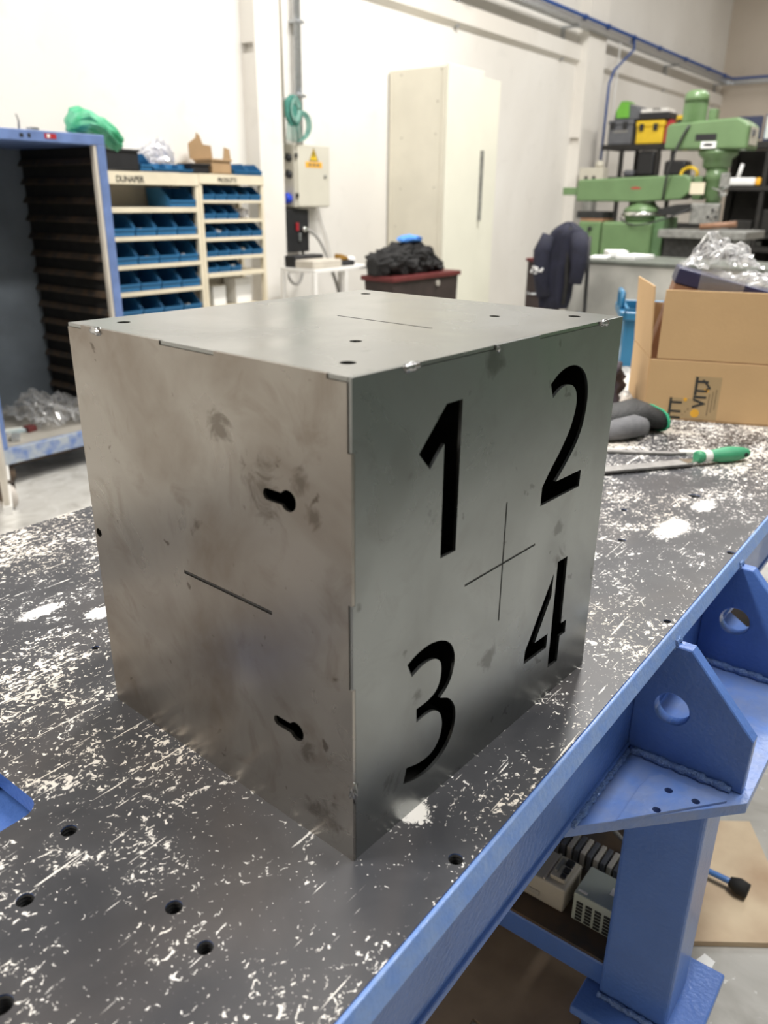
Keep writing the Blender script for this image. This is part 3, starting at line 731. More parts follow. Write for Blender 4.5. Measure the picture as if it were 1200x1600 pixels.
# navy carton wrapped in film, sticking out of the open carton
nb = thing('film_wrapped_box', 'navy topped brown box wrapped in clear film inside the open carton', 'box', CA + Vector((0.10, 0.0, 0.05)), CRZ)
def tilt(mb, ang, piv):
    rm = Matrix.Rotation(ang, 3, 'Y'); p = Vector(piv)
    mb.v = [tuple(rm @ (Vector(v) - p) + p) for v in mb.v]; return mb
tilt(MB().box(.0, .02, .05, .28, .16, .268), R(13), (.0, .1, .26)).build('brown_case', M['wood'], nb, world=False, bevel=0.003)
tilt(MB().box(-.003, .017, .268, .30, .165, .305), R(13), (.0, .1, .26)).build('navy_lid', M['navy_box'], nb, world=False, bevel=0.003)
def film_sheet(name, parent, c, w, d, h, seed, m_, n=26, ridge=0.03):
    vs = []; fs = []
    for j in range(n + 1):
        for i in range(n + 1):
            u = i / n * 2 - 1; v = j / n * 2 - 1
            e = max(0, 1 - (u * u) ** 1.5) * max(0, 1 - (v * v) ** 1.5)
            q = Vector((u * 3 + seed, v * 3, seed))
            z = h * e * (0.65 + 0.9 * mnoise.noise(q * 0.5)) + ridge * abs(mnoise.noise(q * 1.3)) + ridge * .5 * mnoise.noise(q * 3.1)
            vs.append((c[0] + u * w + .02 * mnoise.noise(q * 1.7 + Vector((9, 0, 0))), c[1] + v * d + .02 * mnoise.noise(q * 1.9), c[2] + z))
            if i < n and j < n:
                a = j * (n + 1) + i; fs.append((a, a + 1, a + n + 2, a + n + 1))
    mb = MB(); mb.add(vs, fs, 0, False)
    return mb.build(name, m_, parent, world=False)
f1 = film_sheet('wrapping_film', nb, (.22, .12, .250), .19, .09, .045, 2.3, M['film'], ridge=.03)
f2 = film_sheet('wrapping_film', nb, (.115, .14, .300), .09, .06, .055, 5.1, M['film'], ridge=.022)
f3 = tilt(MB(), 0, (0, 0, 0))
f3.prism([(.05, .16), (.13, .135), (.17, .30), (.06, .32)], 'y', .008, .0085)
f3.build('wrapping_film', M['film'], nb, world=False)
# file with green handle
FA, FB = Vector((1.06, .252, TH)), Vector((1.358, .034, TH))
fdir = (FB - FA).normalized(); frz = math.atan2(fdir.y, fdir.x)
fl = thing('flat_file', 'long flat steel file with a green plastic handle lying on the table', 'file', FA, frz)
MB().prism([(-.12, -.012), (.215, -.016), (.232, -.006), (.232, .006), (.215, .016), (-.12, .012)], 'z', .004, .0095).build('blade', M['file'], fl, world=False, bevel=.0008)
MB().prism([(.205, -.016), (.236, -.008), (.236, .008), (.205, .016)], 'z', .0035, .011).build('tang_sleeve', M['chrome'], fl, world=False, bevel=.001)
hp = [(.009, .236), (.013, .238), (.0135, .246), (.0105, .252), (.0115, .27), (.0155, .295), (.0165, .315), (.0150, .335), (.0125, .350), (.0095, .362), (.004, .368)]
h = MB().lathe([(r_, h_) for r_, h_ in hp], (0, 0, .0168), 'x', 20)
h.build('handle', M['handle_green'], fl, world=False)
MB().tube([(.349, -.014, .0168), (.349, .014, .0168)], .0045, 12).build('hang_hole', M['black'], fl, world=False)
MB().lathe([(.0117, .253), (.0122, .258), (.0122, .266), (.0118, .270)], (0, 0, .0168), 'x', 20).build('handle_band', M['white'], fl, world=False)
# more tools lying between the box and the file
o = MB().prism([(-.13, -.010), (.10, -.007), (.135, 0), (.10, .007), (-.13, .010)], 'z', 0, .006).build('second_file', M['file'], None, bevel=.001)
o.location = (1.235, .262, TH); o.rotation_euler = (0, 0, R(-58)); tag(o, 'rusty brown file lying behind the green-handled file', 'file')
o = MB().box(-.045, -.008, 0, .045, .008, .007).build('white_strip', M['white'], None, bevel=.001)
o.location = (1.335, .128, TH); o.rotation_euler = (0, 0, R(-55)); tag(o, 'short white plastic strip lying behind the green file handle', 'strip')
for i, (x, y, a, l, m_, lab) in enumerate(((1.10, .34, -20, .07, 'scrap', 'shiny steel flat strip near the far corner of the steel box'),
                                     (1.16, .40, -40, .08, 'galv', 'grey steel offcut strip in front of the glove'))):
    o = MB().box(-l, -.012, 0, l, .012, .004).build('metal_strip', M[m_], None, bevel=.0006)
    o.location = (x, y, TH); o.rotation_euler = (0, 0, R(a)); tag(o, lab, 'strip')
# work glove
gl = thing('work_glove', 'grey knit work glove with black coated palm and green hem by the carton', 'glove', (1.40, .335, TH), R(-35))
def flat_ring(x, w, hgt, z0, ybias=0, n=18, seed=0):
    r_ = []
    for k in range(n):
        a = 2 * PI * k / n
        q = 1 + .12 * mnoise.noise(Vector((x * 30, math.cos(a) * 2 + seed, math.sin(a) * 2)))
        r_.append((x, ybias + w * math.cos(a) * q, z0 + hgt + hgt * math.sin(a) * q * (1 if math.sin(a) > 0 else .98)))
    return r_
MB().loft([flat_ring(-.15, .03, .012, 0.001), flat_ring(-.12, .048, .022, 0.001), flat_ring(-.06, .056, .031, .001), flat_ring(0, .056, .034, .001), flat_ring(.04, .050, .036, .001), flat_ring(.075, .055, .030, .001), flat_ring(.09, .056, .026, .001)]).build('palm', M['glove_palm'], gl, world=False)
MB().loft([flat_ring(-.10, .022, .016, 0.001, -.06, seed=3), flat_ring(-.05, .032, .024, .001, -.062, seed=3), flat_ring(0, .030, .026, .001, -.058, seed=3), flat_ring(.035, .02, .02, .001, -.045, seed=3)]).build('knit_back', M['glove'], gl, world=False)
hm = [(p[0], p[1] * 1.03, p[2]) for p in flat_ring(.092, .056, .026, .001)]
MB().tube(hm + [hm[0]], .0035, 6).build('hem', M['glove_hem'], gl, world=False)
for k, yy in enumerate((-.030, -.010, .012, .033)):
    MB().tube([(-.12, yy, .014), (-.16, yy * 1.25, .013), (-.19 - .01 * (k in (1, 2)), yy * 1.3, .010)], [.012, .011, .008], 10).build('finger', M['glove_palm'], gl, world=False)
tag(blob('work_rag', (1.60, .475, TH + .055), (.065, .05, .075), 4, .45, 1.7, M['mauve'], sub=4, floor=TH), 'crumpled mauve grey cloth between the steel box and the carton', 'cloth')
tr = MB()
n1 = 28
for kk in range(n1):
    pass
tr.lathe([(.026, -.024), (.050, -.024), (.052, -.02), (.052, .02), (.050, .024), (.026, .024)], (0, 0, 0), 'y', 28)
o = tr.build('tape_roll', mat('amber_tape', (0.40, 0.19, 0.06), 0.18, 0.0, 0.2, 40), None)
o.location = (1.475, .475, TH + .090 - .038); o.rotation_euler = (0, 0, R(-20)); tag(o, 'shiny amber tape roll standing behind the steel box', 'tape roll')
# blue tote on the table end
tote = thing('blue_tote', 'bright blue plastic tote standing on the table behind the carton', 'tote', (2.32, .615, TH), R(25))
def tote_body(w, d, h):
    mb = MB(); a = .012
    mb.box(-w, -d, 0, w, d, .006)
    for sx in (-1, 1): mb.box(min(sx * w, sx * (w - a)), -d, 0, max(sx * w, sx * (w - a)), d, h)
    for sy in (-1, 1): mb.box(-w, min(sy * d, sy * (d - a)), 0, w, max(sy * d, sy * (d - a)), h)
    return mb
tote_body(.13, .09, .185).build('body', M['bin_lt'], tote, world=False, bevel=.004)
mb = MB()
for sx in (-1, 1): mb.box(sx * .136 - .012, -.102, .150, sx * .136 + .012, .102, .176)
for sy in (-1, 1): mb.box(-.148, sy * .096 - .012, .150, .148, sy * .096 + .012, .176)
mb.build('rim', M['bin_lt'], tote, world=False, bevel=.004)
for yy in (.10, -.10):
    MB().tube([(-.06, yy, .17), (-.06, yy, .225), (.06, yy, .225), (.06, yy, .17)], .009, 8).build('handle', M['bin_lt'], tote, world=False)

# ================================================================== under the table
dv = thing('control_unit', 'beige electrical control unit with black sockets on the table’s lower shelf'.replace('’', ''), 'control unit', (.66, .08, .1855))
MB().box(.545, .018, .1855, .612, .165, .232).build('case', M['device'], dv, bevel=.003)
MB().box(.547, .054, .2321, .610, .057, .236).build('seam', M['cream_edge'], dv)
MB().box(.556, .024, .2321, .604, .050, .240).build('terminal_block', M['device'], dv, bevel=.0015)
for a, b, s_ in ((.562, .030, .0045), (.576, .030, .0055), (.593, .032, .0065)):
    MB().box(a - s_, b - s_, .2401, a + s_, b + s_, .244).build('socket', M['black'], dv, bevel=.001)
MB().box(.564, .041, .2401, .594, .046, .246).build('lever_row', M['grey_mc'], dv, bevel=.001)
MB().box(.5435, .06, .196, .545, .15, .205).build('front_slot', M['greige'], dv)
vf = thing('vented_unit', 'pale green electrical unit with a vent grille beside the table leg', 'control unit', (.58, -.03, .1855))
MB().box(.546, -.064, .1855, .612, .004, .240).build('case', M['device_g'], vf, bevel=.002)
for i in range(6):
    for j in range(4):
        y0 = -.058 + j * .0150; z0 = .190 + i * .0065
        MB().box(.5445, y0, z0, .5475, y0 + .0105, z0 + .0038).build('vent_slot', M['black'], vf)
MB().box(.575, -.05, .2401, .590, -.042, .2412).build('label_strip', M['white'], vf)
MB().box(.552, -.015, .2401, .556, .0, .2412).build('label_strip', M['white'], vf)
ch = thing('cable_chain', 'dark segmented cable chain lying across the lower shelf behind the units', 'cable chain', (.65, .05, .1855))
cc = bez((.655, .20, .205), (.65, .12, .222), (.655, .02, .222), (.66, -.066, .205), 24)
for k in range(len(cc) - 1):
    a, b = cc[k], cc[k + 1]; d = (b - a).normalized(); c_ = (a + b) / 2
    MB().box(c_.x - .020, c_.y - .0042, c_.z - .016, c_.x + .020, c_.y + .0042, c_.z + .016, 0).build('link', M['cream_edge'] if k % 2 else M['grey'], ch, bevel=.0015)
o = MB().tube([(.90, .075, .186), (.90, .075, .30)], .008, 8).build('white_post', M['white'], None); tag(o, 'thin white post standing on the lower shelf behind the cable chain', 'post')
o = MB().tube(bez((.76, .20, .191), (.74, .15, .27), (.72, .05, .27), (.73, -.03, .191), 16), .004, 8).build('looped_cable', M['cable_grey'])
tag(o, 'grey cable looped over the control units under the table', 'cable')
# floor items by the leg
o = MB().prism([(1.163, -.141), (.905, -.300), (.70, -.02), (.98, .11)], 'z', 0.0005, .012).build('plywood_sheet', M['ply']); tag(o, 'pale plywood sheet lying on the floor beyond the table leg', 'plywood')
o = MB().prism([(.425, -.04), (.425, .10), (-.35, .10), (-.35, .95), (.42, .95), (.425, .6), (.66, .6), (.80, .2), (.70, -.03), (.64, -.04)], 'z', 0.0005, .007).build('stained_board', M['brown_board']); tag(o, 'oil stained brown board on the floor under the table', 'board')
ah = thing('air_hose', 'thin blue air hose with a black end piece on the plywood sheet', 'hose', (.945, -.182, 0.012))
MB().tube(bez((.93, .10, .03), (.96, -.02, .02), (.95, -.10, .03), (.948, -.165, .03), 12), .006, 8).build('hose', M['hose'], ah)
MB().tube([(.949, -.155, .03), (.948, -.172, .029), (.947, -.19, .028)], [.009, .016, .014], 12).build('end_piece', M['rubber'], ah)
o = MB().prism([(-.014, -.012), (.012, -.014), (.018, .006), (-.004, .014)], 'z', 0.0005, .003).build('paper_scrap', M['paper']); o.location = (.765, -.168, 0); tag(o, 'small white scrap on the floor beside the table foot', 'scrap')

# ================================================================== the open blue locker on castors
lk = thing('tool_locker', 'open blue steel locker on castors, dark inside, at the left edge', 'locker', (1.65, 3.45, 0))
LX0, LX1, LY0, LY1, LZ0, LZ1 = 1.296, 2.004, 3.10, 3.82, 0.105, 1.50
MB().box(LX0, LY0, 1.456, LX1, LY1, LZ1).build('top_panel', M['blue_old'], lk, bevel=.003)
MB().box(LX1 - .045, LY0, LZ0 + .07, LX1, LY0 + .03, 1.456).build('door_jamb', M['blue_old'], lk, bevel=.002)
MB().box(LX1 - .06, LY0 + .004, LZ0 + .07, LX1 - .045, LY0 + .03, 1.456).build('jamb_strip', M['cream_edge'], lk)
MB().box(LX0, LY0, LZ0 + .07, LX0 + .03, LY0 + .03, 1.456).build('door_jamb', M['blue_old'], lk, bevel=.002)
MB().box(LX1 - .006, LY0 + .03, LZ0 + .07, LX1, LY1, 1.456).build('side_panel', M['near_black'], lk)
MB().box(LX0, LY0 + .03, LZ0 + .07, LX0 + .006, LY1, 1.456).build('side_panel', M['near_black'], lk)
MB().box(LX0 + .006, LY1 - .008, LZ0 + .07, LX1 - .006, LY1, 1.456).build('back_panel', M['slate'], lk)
MB().box(1.50, LY1 - .016, LZ0 + .075, 1.515, LY1 - .0085, 1.45).build('back_rib', M['near_black'], lk)
MB().box(LX0, LY0, LZ0, LX1, LY1, LZ0 + .07).build('floor_panel', M['blue_chip'], lk, bevel=.003)
MB().box(LX0 + .02, LY0 + .03, LZ0 + .070, LX1 - .02, LY1 - .02, LZ0 + .073).build('floor_sheet', M['greige'], lk)
for k in range(14):
    z = .26 + k * .086
    MB().prism([(LX1 - .0065, z), (LX1 - .030, z), (LX1 - .030, z + .005), (LX1 - .012, z + .03), (LX1 - .0065, z + .03)], 'y', LY0 + .035, LY1 - .01).build('runner', M['rusty'], lk)
MB().box(LX0 + .05, LY0 + .06, .075, LX1 - .05, LY0 + .12, LZ0 - .0005).build('under_rail', M['rusty'], lk)
def castor(x, y, r, m_, parent, w=.028):
    MB().lathe([(r * .55, -w / 2), (r * .93, -w / 2), (r, -w / 3), (r, w / 3), (r * .93, w / 2), (r * .55, w / 2)], (x, y, r), 'x', 20).build('wheel', m_, parent)
    MB().box(x - w * .75, y - r * .4, r * .7, x - w * .6, y + r * .4, r * 2.08).box(x + w * .6, y - r * .4, r * .7, x + w * .75, y + r * .4, r * 2.08).box(x - w * .75, y - r * .4, r * 2.02, x + w * .75, y + r * .4, r * 2.10).build('fork', M['rusty'], parent)
for x, y in ((1.335, 3.16), (1.96, 3.16), (1.335, 3.74), (1.96, 3.74)): castor(x, y, .049, M['rusty'], lk)
MB().box(1.709, 3.0985, 1.470, 1.763, 3.0999, 1.490).build('red_sticker', M['red'], lk)
MB().box(1.72, 3.098, 1.474, 1.733, 3.0986, 1.487).build('sticker_mark', M['white'], lk)
MB().box(1.596, 3.0985, 1.470, 1.612, 3.0999, 1.484).build('paint_mark', M['black'], lk)
MB().box(1.632, 3.0985, 1.470, 1.645, 3.0999, 1.486).build('paint_mark', M['black'], lk)
MB().box(1.665, 3.12, 1.5005, 1.70, 3.16, 1.512).build('top_clip', M['galv'], lk)
MB().tube([(1.632, 3.16, 1.50), (1.63, 3.15, 1.535), (1.622, 3.15, 1.56)], .004, 6).build('wire_end', M['cable_grey'], lk)
# swung open door, seen edge on
dr = MB().prism([(1.296, 3.085), (1.283, 3.092), (1.02, 2.60), (1.04, 2.59)], 'z', .115, 1.45); dr.build('door', M['cream_edge'], lk, bevel=.003)
MB().prism([(1.300, 3.075), (1.28, 3.085), (1.015, 2.60), (1.045, 2.585)], 'z', .075, .1145).build('door_sill', M['white'], lk, bevel=.003)
castor(1.165, 2.855, .055, M['wheel'], lk, .04)
# scrap lying on the locker floor
LF = LZ0 + .0735
tag(film_sheet('crumpled_film', None, (1.76, 3.44, LF + .022), .19, .22, .10, 3.3, M['film'], ridge=.05), 'crumpled clear film heaped on the locker floor at the right', 'plastic film')
for nm, c, s_, a, m_, lab in (
    ('scrap_plate', (1.40, 3.30), (.07, .03, .012), 30, 'scrap', 'bright steel plate offcut at the left of the locker floor'),
    ('scrap_plate', (1.50, 3.33), (.06, .025, .018), -25, 'poster', 'pale blue plastic piece in the middle of the locker floor'),
    ('scrap_plate', (1.43, 3.22), (.05, .02, .02), 60, 'scrap', 'shiny scrap piece nearest the locker front edge'),
    ('scrap_plate', (1.55, 3.30), (.03, .025, .025), 10, 'maroon', 'dark red block beside the clear film in the locker'),
    ('scrap_plate', (1.49, 3.62), (.08, .05, .05), 20, 'navy', 'dark blue bundle at the back of the locker floor'),
    ('scrap_plate', (1.42, 3.48), (.08, .03, .03), -8, 'rusty', 'dark brown bar at the back left of the locker floor')):
    o = MB().prism([(-s_[0], -s_[1]), (s_[0] * .6, -s_[1]), (s_[0], 0), (s_[0] * .7, s_[1]), (-s_[0] * .8, s_[1])], 'z', 0, s_[2]).build(nm, M[m_], None, bevel=.002)
    o.location = (c[0], c[1], LF); o.rotation_euler = (0, 0, R(a)); tag(o, lab, 'scrap')
# green bag slumped over the locker's corner
def crumple_loft(name, rows, seed, amp, m_, n=26, label=None, cat=None, parent=None, zmin=None, sub=1):
    rings = []
    if sub > 1:
        rows = [tuple(a + (b - a) * t / sub for a, b in zip(r0, r1)) for r0, r1 in zip(rows, rows[1:]) for t in range(sub)] + [rows[-1]]
    for (x, y, z, w, h) in rows:
        ring = []
        for k in range(n):
            a = 2 * PI * k / n
            q = 1 + amp * mnoise.noise(Vector((math.cos(a) * 2.2 + seed, math.sin(a) * 2.2, x * 17 + z * 9))) + amp * .6 * mnoise.noise(Vector((math.cos(a) * 5 + seed, math.sin(a) * 5, x * 40)))
            q += amp * .5 * (abs(mnoise.noise(Vector((math.cos(a) * 4 + seed, math.sin(a) * 4, x * 26)))) - .2)
            zz = z + h * math.sin(a) * q
            ring.append((x, y + w * math.cos(a) * q, zz if zmin is None else max(zz, zmin)))
        rings.append(ring)
    o = MB().loft(rings, smooth=False).build(name, m_, parent)
    if label: tag(o, label, cat)
    return o
crumple_loft('green_plastic_bag', [(1.925, 3.25, 1.54, .02, .02), (1.945, 3.25, 1.553, .06, .050), (1.985, 3.25, 1.563, .085, .058), (2.02, 3.25, 1.558, .085, .050), (2.06, 3.25, 1.545, .08, .045), (2.10, 3.25, 1.528, .075, .045), (2.14, 3.25, 1.505, .07, .048), (2.17, 3.25, 1.488, .06, .045), (2.188, 3.25, 1.485, .02, .02)],
             2.2, .35, M['bag_green'], label='green plastic bag slumped over the top corner of the blue locker', cat='bag')

# ================================================================== bin shelves
SY0, SY1 = 3.75, 3.995
def bay(x0, x1, boards, header, text, name, label, tx, ts):
    t = thing(name, label, 'shelf', ((x0 + x1) / 2, 3.87, 0))
    for xa in (x0, x1 - .026):
        for ya, yb in ((SY0, SY0 + .03), (SY1 - .03, SY1)):
            MB().box(xa, ya, 0, xa + .026, yb, header[1] - .002).build('post', M['cream'], t, bevel=.002)
    for z0, z1 in boards:
        MB().box(x0 + .027, SY0 - .002, z0, x1 - .027, SY0 + .012, z1).box(x0 + .027, SY0, z1 - .004, x1 - .027, SY1 - .03, z1).build('shelf_board', M['cream'], t, bevel=.0015)
    MB().box(x0, SY0 - .006, header[0], x1, SY0 - .0005, header[1]).build('header', M['cream'], t, bevel=.002)
    MB().box(x0, SY0, header[1] - .004, x1, SY1, header[1]).build('top_board', M['cream'], t)
    MB().box(x0 + .03, SY1 - .006, .3, x1 - .03, SY1 - .002, header[0]).build('back_sheet', M['greige'], t)
    lettering('header_word', text, ts, Matrix.Translation((tx, SY0 - .0066, header[0] + .012)) @ Matrix.Rotation(R(90), 4, 'X'), M['ink'], t, xs=.9)
    return t
LB = [(1.156, 1.184), (1.003, 1.027), (.847, .871), (.696, .721), (.546, .57), (.30, .324)]
RB = [(1.208, 1.225), (1.092, 1.113), (.982, 1.004), (.867, .889), (.763, .791), (.55, .57), (.30, .324)]
bay(2.36, 3.089, LB, (1.305, 1.374), 'DUNAPER', 'bin_shelf', 'cream steel bin shelf beside the blue locker, headed DUNAPER', 2.50, .046)
bay(3.091, 3.640, RB, (1.318, 1.376), 'PRODUTTI', 'bin_shelf', 'cream steel bin shelf next to the white pillar, with small bins', 3.24, .036)
def bin_mesh(w, d, h):
    mb = MB(); t_ = .003
    side = [(0, 0), (d * .92, 0), (d, h), (d * .40, h), (d * .34, h * .97), (d * .06, h * .46), (0, h * .36)]
    mb.prism(side, 'x', 0, t_).prism(side, 'x', w - t_, w)
    mb.box(t_, 0, 0, w - t_, d * .92, t_)
    mb.prism([(0, 0), (t_, 0), (t_, h * .33), (0, h * .33)], 'x', t_, w - t_)
    mb.prism([(d * .92 - t_, 0), (d * .92, 0), (d, h), (d - t_, h)], 'x', t_, w - t_)
    return mb
def bin_lip(w, d, h):
    return MB().box(-.001, -.007, h * .27, w + .001, -.0003, h * .37)
ORD = ['first', 'second', 'third', 'fourth', 'fifth', 'sixth']
BIN_CACHE = {}
def place_bin(x, y, z, w, d, h, label, group):
    key = (round(w, 3), round(d, 3), round(h, 3))
    if key not in BIN_CACHE:
        t = thing('storage_bin', label, 'bin', (x, y, z), 0, group)
        a = bin_mesh(w, d, h).build('bin_body', M['bin'], t, world=False)
        b = bin_lip(w, d, h).build('front_lip', M['bin'], t, world=False)
        BIN_CACHE[key] = (a, b)
        return t
    t = thing('storage_bin', label, 'bin', (x, y, z), 0, group)
    for s_ in BIN_CACHE[key]:
        c = s_.copy(); COL.objects.link(c); c.parent = t
    return t
def heap(x, y, z, w, m_, seed, label):
    o = blob('loose_parts', (x, y, z + .012), (w, w * .9, .020), seed, .6, 3.5, M[m_], None, sub=3, floor=z, smooth=False)
    tag(o, label, 'parts', kind='stuff')
place_bin(2.865, SY0 + .004, 1.1845, .195, .22, .108, 'large blue bin alone on the top left bin shelf', 'bins on the left bin shelf')
rows = ['second', 'third', 'fourth', 'fifth']
for i, zt in enumerate((1.027, .871, .721, .570)):
    for k in range(4):
        place_bin(2.455 + k * .151, SY0 + .004, zt + .0005, .141, .22, .118, '%s blue bin from the left on the %s row of the left shelf' % (ORD[k], rows[i]), 'bins on the left bin shelf')
heap(2.68, SY0 + .06, 1.036, .03, 'white', 1, 'white bagged parts in the second bin of the second row, left shelf')
heap(2.72, SY0 + .06, .880, .03, 'greige', 2, 'pale parts in the second bin of the third row, left shelf')
heap(2.98, SY0 + .06, .880, .03, 'white', 4, 'white parts in the fourth bin of the third row, left shelf')
heap(2.98, SY0 + .06, .579, .03, 'scrap', 6, 'silvery parts in the last bin of the lowest row, left shelf')
for i, (zt, n) in enumerate(((1.225, 5), (1.113, 3), (1.004, 5), (.889, 5), (.791, 3))):
    for k in range(n):
        place_bin(3.119 + k * .100, SY0 + .004, zt + .0005, .092, .20, .086, '%s small blue bin from the left on the %s row of the right shelf' % (ORD[k], ORD[i]), 'small bins on the right bin shelf')
heap(3.265, SY0 + .05, 1.013, .022, 'paper', 11, 'white parts in the second small bin of the third row')
heap(3.47, SY0 + .05, .898, .024, 'greige', 12, 'pale parts in the fourth small bin of the fourth row')
heap(3.14, SY0 + .05, .898, .024, 'greige', 14, 'pale parts in the first small bin of the fourth row')
heap(3.37, SY0 + .05, .800, .022, 'paper', 13, 'white parts in the third small bin of the fifth row')
heap(3.47, SY0 + .05, 1.234, .026, 'navy', 15, 'dark blue parts in the fourth small bin of the top row')
tag(blob('clear_bag', (3.52, SY0 + .10, 1.143), (.045, .06, .036), 8, .3, 2.2, M['bagfilm'], None, sub=3, floor=1.1135, smooth=False), 'clear plastic bag at the right end of the second row, right shelf', 'bag')
tag(MB().box(3.22, SY0 + .08, .571, 3.33, SY0 + .2, .70).build('white_block', M['paper'], None, bevel=.004), 'white box below the small bins on the right shelf', 'box')
tag(MB().box(3.42, SY0 + .08, .571, 3.56, SY0 + .2, .735).build('white_block', M['paper'], None, bevel=.004), 'taller white box below the small bins beside the pillar', 'box')
# things on top of the shelves
ZT = 1.3765
def open_tray(name, x0, y0, z0, x1, y1, z1, m_, label, cat):
    t = thing(name, label, cat, ((x0 + x1) / 2, (y0 + y1) / 2, z0))
    t_ = .006
    MB().box(x0, y0, z0, x1, y1, z0 + t_).box(x0, y0, z0 + t_, x0 + t_, y1, z1).box(x1 - t_, y0, z0 + t_, x1, y1, z1).box(x0 + t_, y0, z0 + t_, x1 - t_, y0 + t_, z1).box(x0 + t_, y1 - t_, z0 + t_, x1 - t_, y1, z1).build('body', m_, t, bevel=.002)
    w_ = .008
    MB().box(x0 - w_, y0 - w_, z1 - .012, x1 + w_, y0 - .0005, z1).box(x0 - w_, y1 + .0005, z1 - .012, x1 + w_, y1 + w_, z1).box(x0 - w_, y0 - .0005, z1 - .012, x0 - .0005, y1 + .0005, z1).box(x1 + .0005, y0 - .0005, z1 - .012, x1 + w_, y1 + .0005, z1).build('rim', m_, t, bevel=.001)
    return t
cr = open_tray('black_crate', 2.42, 3.74, ZT, 2.66, 3.96, 1.486, M['black'], 'black plastic crate with a raised lid on the left bin shelf', 'crate')
MB().prism([(2.53, 1.487), (2.66, 1.487), (2.665, 1.495), (2.625, 1.552)], 'y', 3.88, 3.886).build('lid', M['black'], cr)
place_bin(2.672, 3.742, ZT + .0005, .075, .2, .095, 'narrow blue bin next to the black crate on top', 'bins on top of the shelves')
tag(crumple_loft('grey_plastic_bag', [(2.765, 3.895, 1.42, .03, .03), (2.80, 3.895, 1.435, .06, .06), (2.86, 3.895, 1.455, .07, .085), (2.92, 3.895, 1.468, .07, .095), (2.97, 3.895, 1.472, .065, .085), (3.0, 3.895, 1.455, .05, .06), (3.02, 3.895, 1.45, .02, .02)], 6.1, .4, M['bagfilm'], zmin=1.378, sub=3), 'crumpled grey plastic bag on top of the left bin shelf', 'bag')
for k in range(3):
    place_bin(2.765 + k * .095, 3.742, ZT + .0005, .09, .065, .045, '%s low blue bin in front of the grey plastic bag' % ORD[k], 'bins on top of the shelves')
open_tray('black_tray', 3.04, 3.742, ZT, 3.175, 3.86, 1.432, M['black'], 'low black tray between the grey bag and the small carton', 'tray')
sc_ = open_tray('small_carton', 3.20, 3.742, ZT, 3.355, 3.90, 1.462, M['carton_in'], 'small open brown carton with torn flaps on top of the shelf', 'carton')
MB().prism([(3.17, 1.462), (3.355, 1.462), (3.345, 1.545), (3.28, 1.55), (3.255, 1.60), (3.235, 1.615), (3.225, 1.585), (3.165, 1.55)], 'y', 3.905, 3.911).build('flap', M['carton_in'], sc_)
MB().prism([(3.29, 1.4625), (3.352, 1.4625), (3.345, 1.52), (3.30, 1.53)], 'y', 3.736, 3.740).build('flap', M['carton_in'], sc_)
for k in range(2):
    place_bin(3.385 + k * .122, 3.742, ZT + .0005, .115, .18, .066, '%s blue bin beside the small carton on top of the right shelf' % ORD[k], 'bins on top of the shelves')

# ================================================================== electrical box and its surroundings
eb = thing('electrical_enclosure', 'grey beige electrical enclosure with yellow warning sign on the wall', 'electrical box', (4.25, 3.99, 1.18))
MB().box(4.079, 3.875, 1.180, 4.436, 3.998, 1.595).build('body', M['ral'], eb, bevel=.006)
MB().box(4.095, 3.862, 1.186, 4.438, 3.8745, 1.594).build('door', M['ral'], eb, bevel=.004)
for z in (1.505, 1.245):
    MB().box(4.078, 3.858, z, 4.098, 3.873, z + .03).build('hinge', M['black'], eb, bevel=.003)
MB().lathe([(.012, 0), (.012, -.008), (.008, -.010)], (4.384, 3.862, 1.391), 'y', 16).build('lock', M['grey_mc'], eb)
MB().prism([(4.218, 1.490), (4.312, 1.490), (4.265, 1.578)], 'y', 3.8605, 3.8618).build('warning_triangle', M['yellow'], eb)
MB().prism([(4.268, 1.562), (4.250, 1.528), (4.262, 1.528), (4.252, 1.500), (4.280, 1.535), (4.267, 1.535)], 'y', 3.8598, 3.8604).build('lightning_bolt', M['black'], eb)
for a, b, c, d in ((4.218, 1.490, 4.312, 1.494),):
    MB().box(a, 3.8598, b, c, 3.8604, d).build('triangle_border', M['black'], eb)
MB().prism([(4.218, 1.490), (4.223, 1.490), (4.265, 1.570), (4.265, 1.578)], 'y', 3.8597, 3.8603).build('triangle_border', M['black'], eb)
MB().prism([(4.312, 1.490), (4.307, 1.490), (4.265, 1.570), (4.265, 1.578)], 'y', 3.8597, 3.8603).build('triangle_border', M['black'], eb)
MB().box(4.178, 3.8605, 1.446, 4.352, 3.8618, 1.484).build('warning_label', M['amber'], eb)
for k in range(3):
    MB().box(4.205 + k * .044, 3.8598, 1.456, 4.240 + k * .044, 3.8604, 1.474).build('label_line', M['ink_lt'], eb)
for z in (1.505, 1.397):
    MB().lathe([(.026, 0), (.026, -.016), (.014, -.018), (.014, -.034)], (4.079, 3.925, z), 'x', 18).box(4.045, 3.920, z - .004, 4.0625, 3.931, z + .030).build('rotary_switch', M['black'], eb)
MB().lathe([(.030, 0), (.034, -.012), (.030, -.030), (.034, -.045), (.032, -.052)], (4.079, 3.935, 1.237), 'x', 20).build('blue_socket', M['cee'], eb)
MB().box(4.03, 3.91, 1.245, 4.058, 3.96, 1.275).build('socket_flap', M['cee'], eb, bevel=.006)
bp_ = thing('air_station', 'black wall panel with air fittings under the electrical enclosure', 'panel', (4.1, 3.99, .88))
MB().box(3.968, 3.90, .872, 4.240, 3.998, 1.166).build('body', M['black'], bp_, bevel=.004)
MB().box(4.095, 3.885, 1.02, 4.115, 3.8995, 1.075).build('red_fitting', M['red'], bp_, bevel=.003)
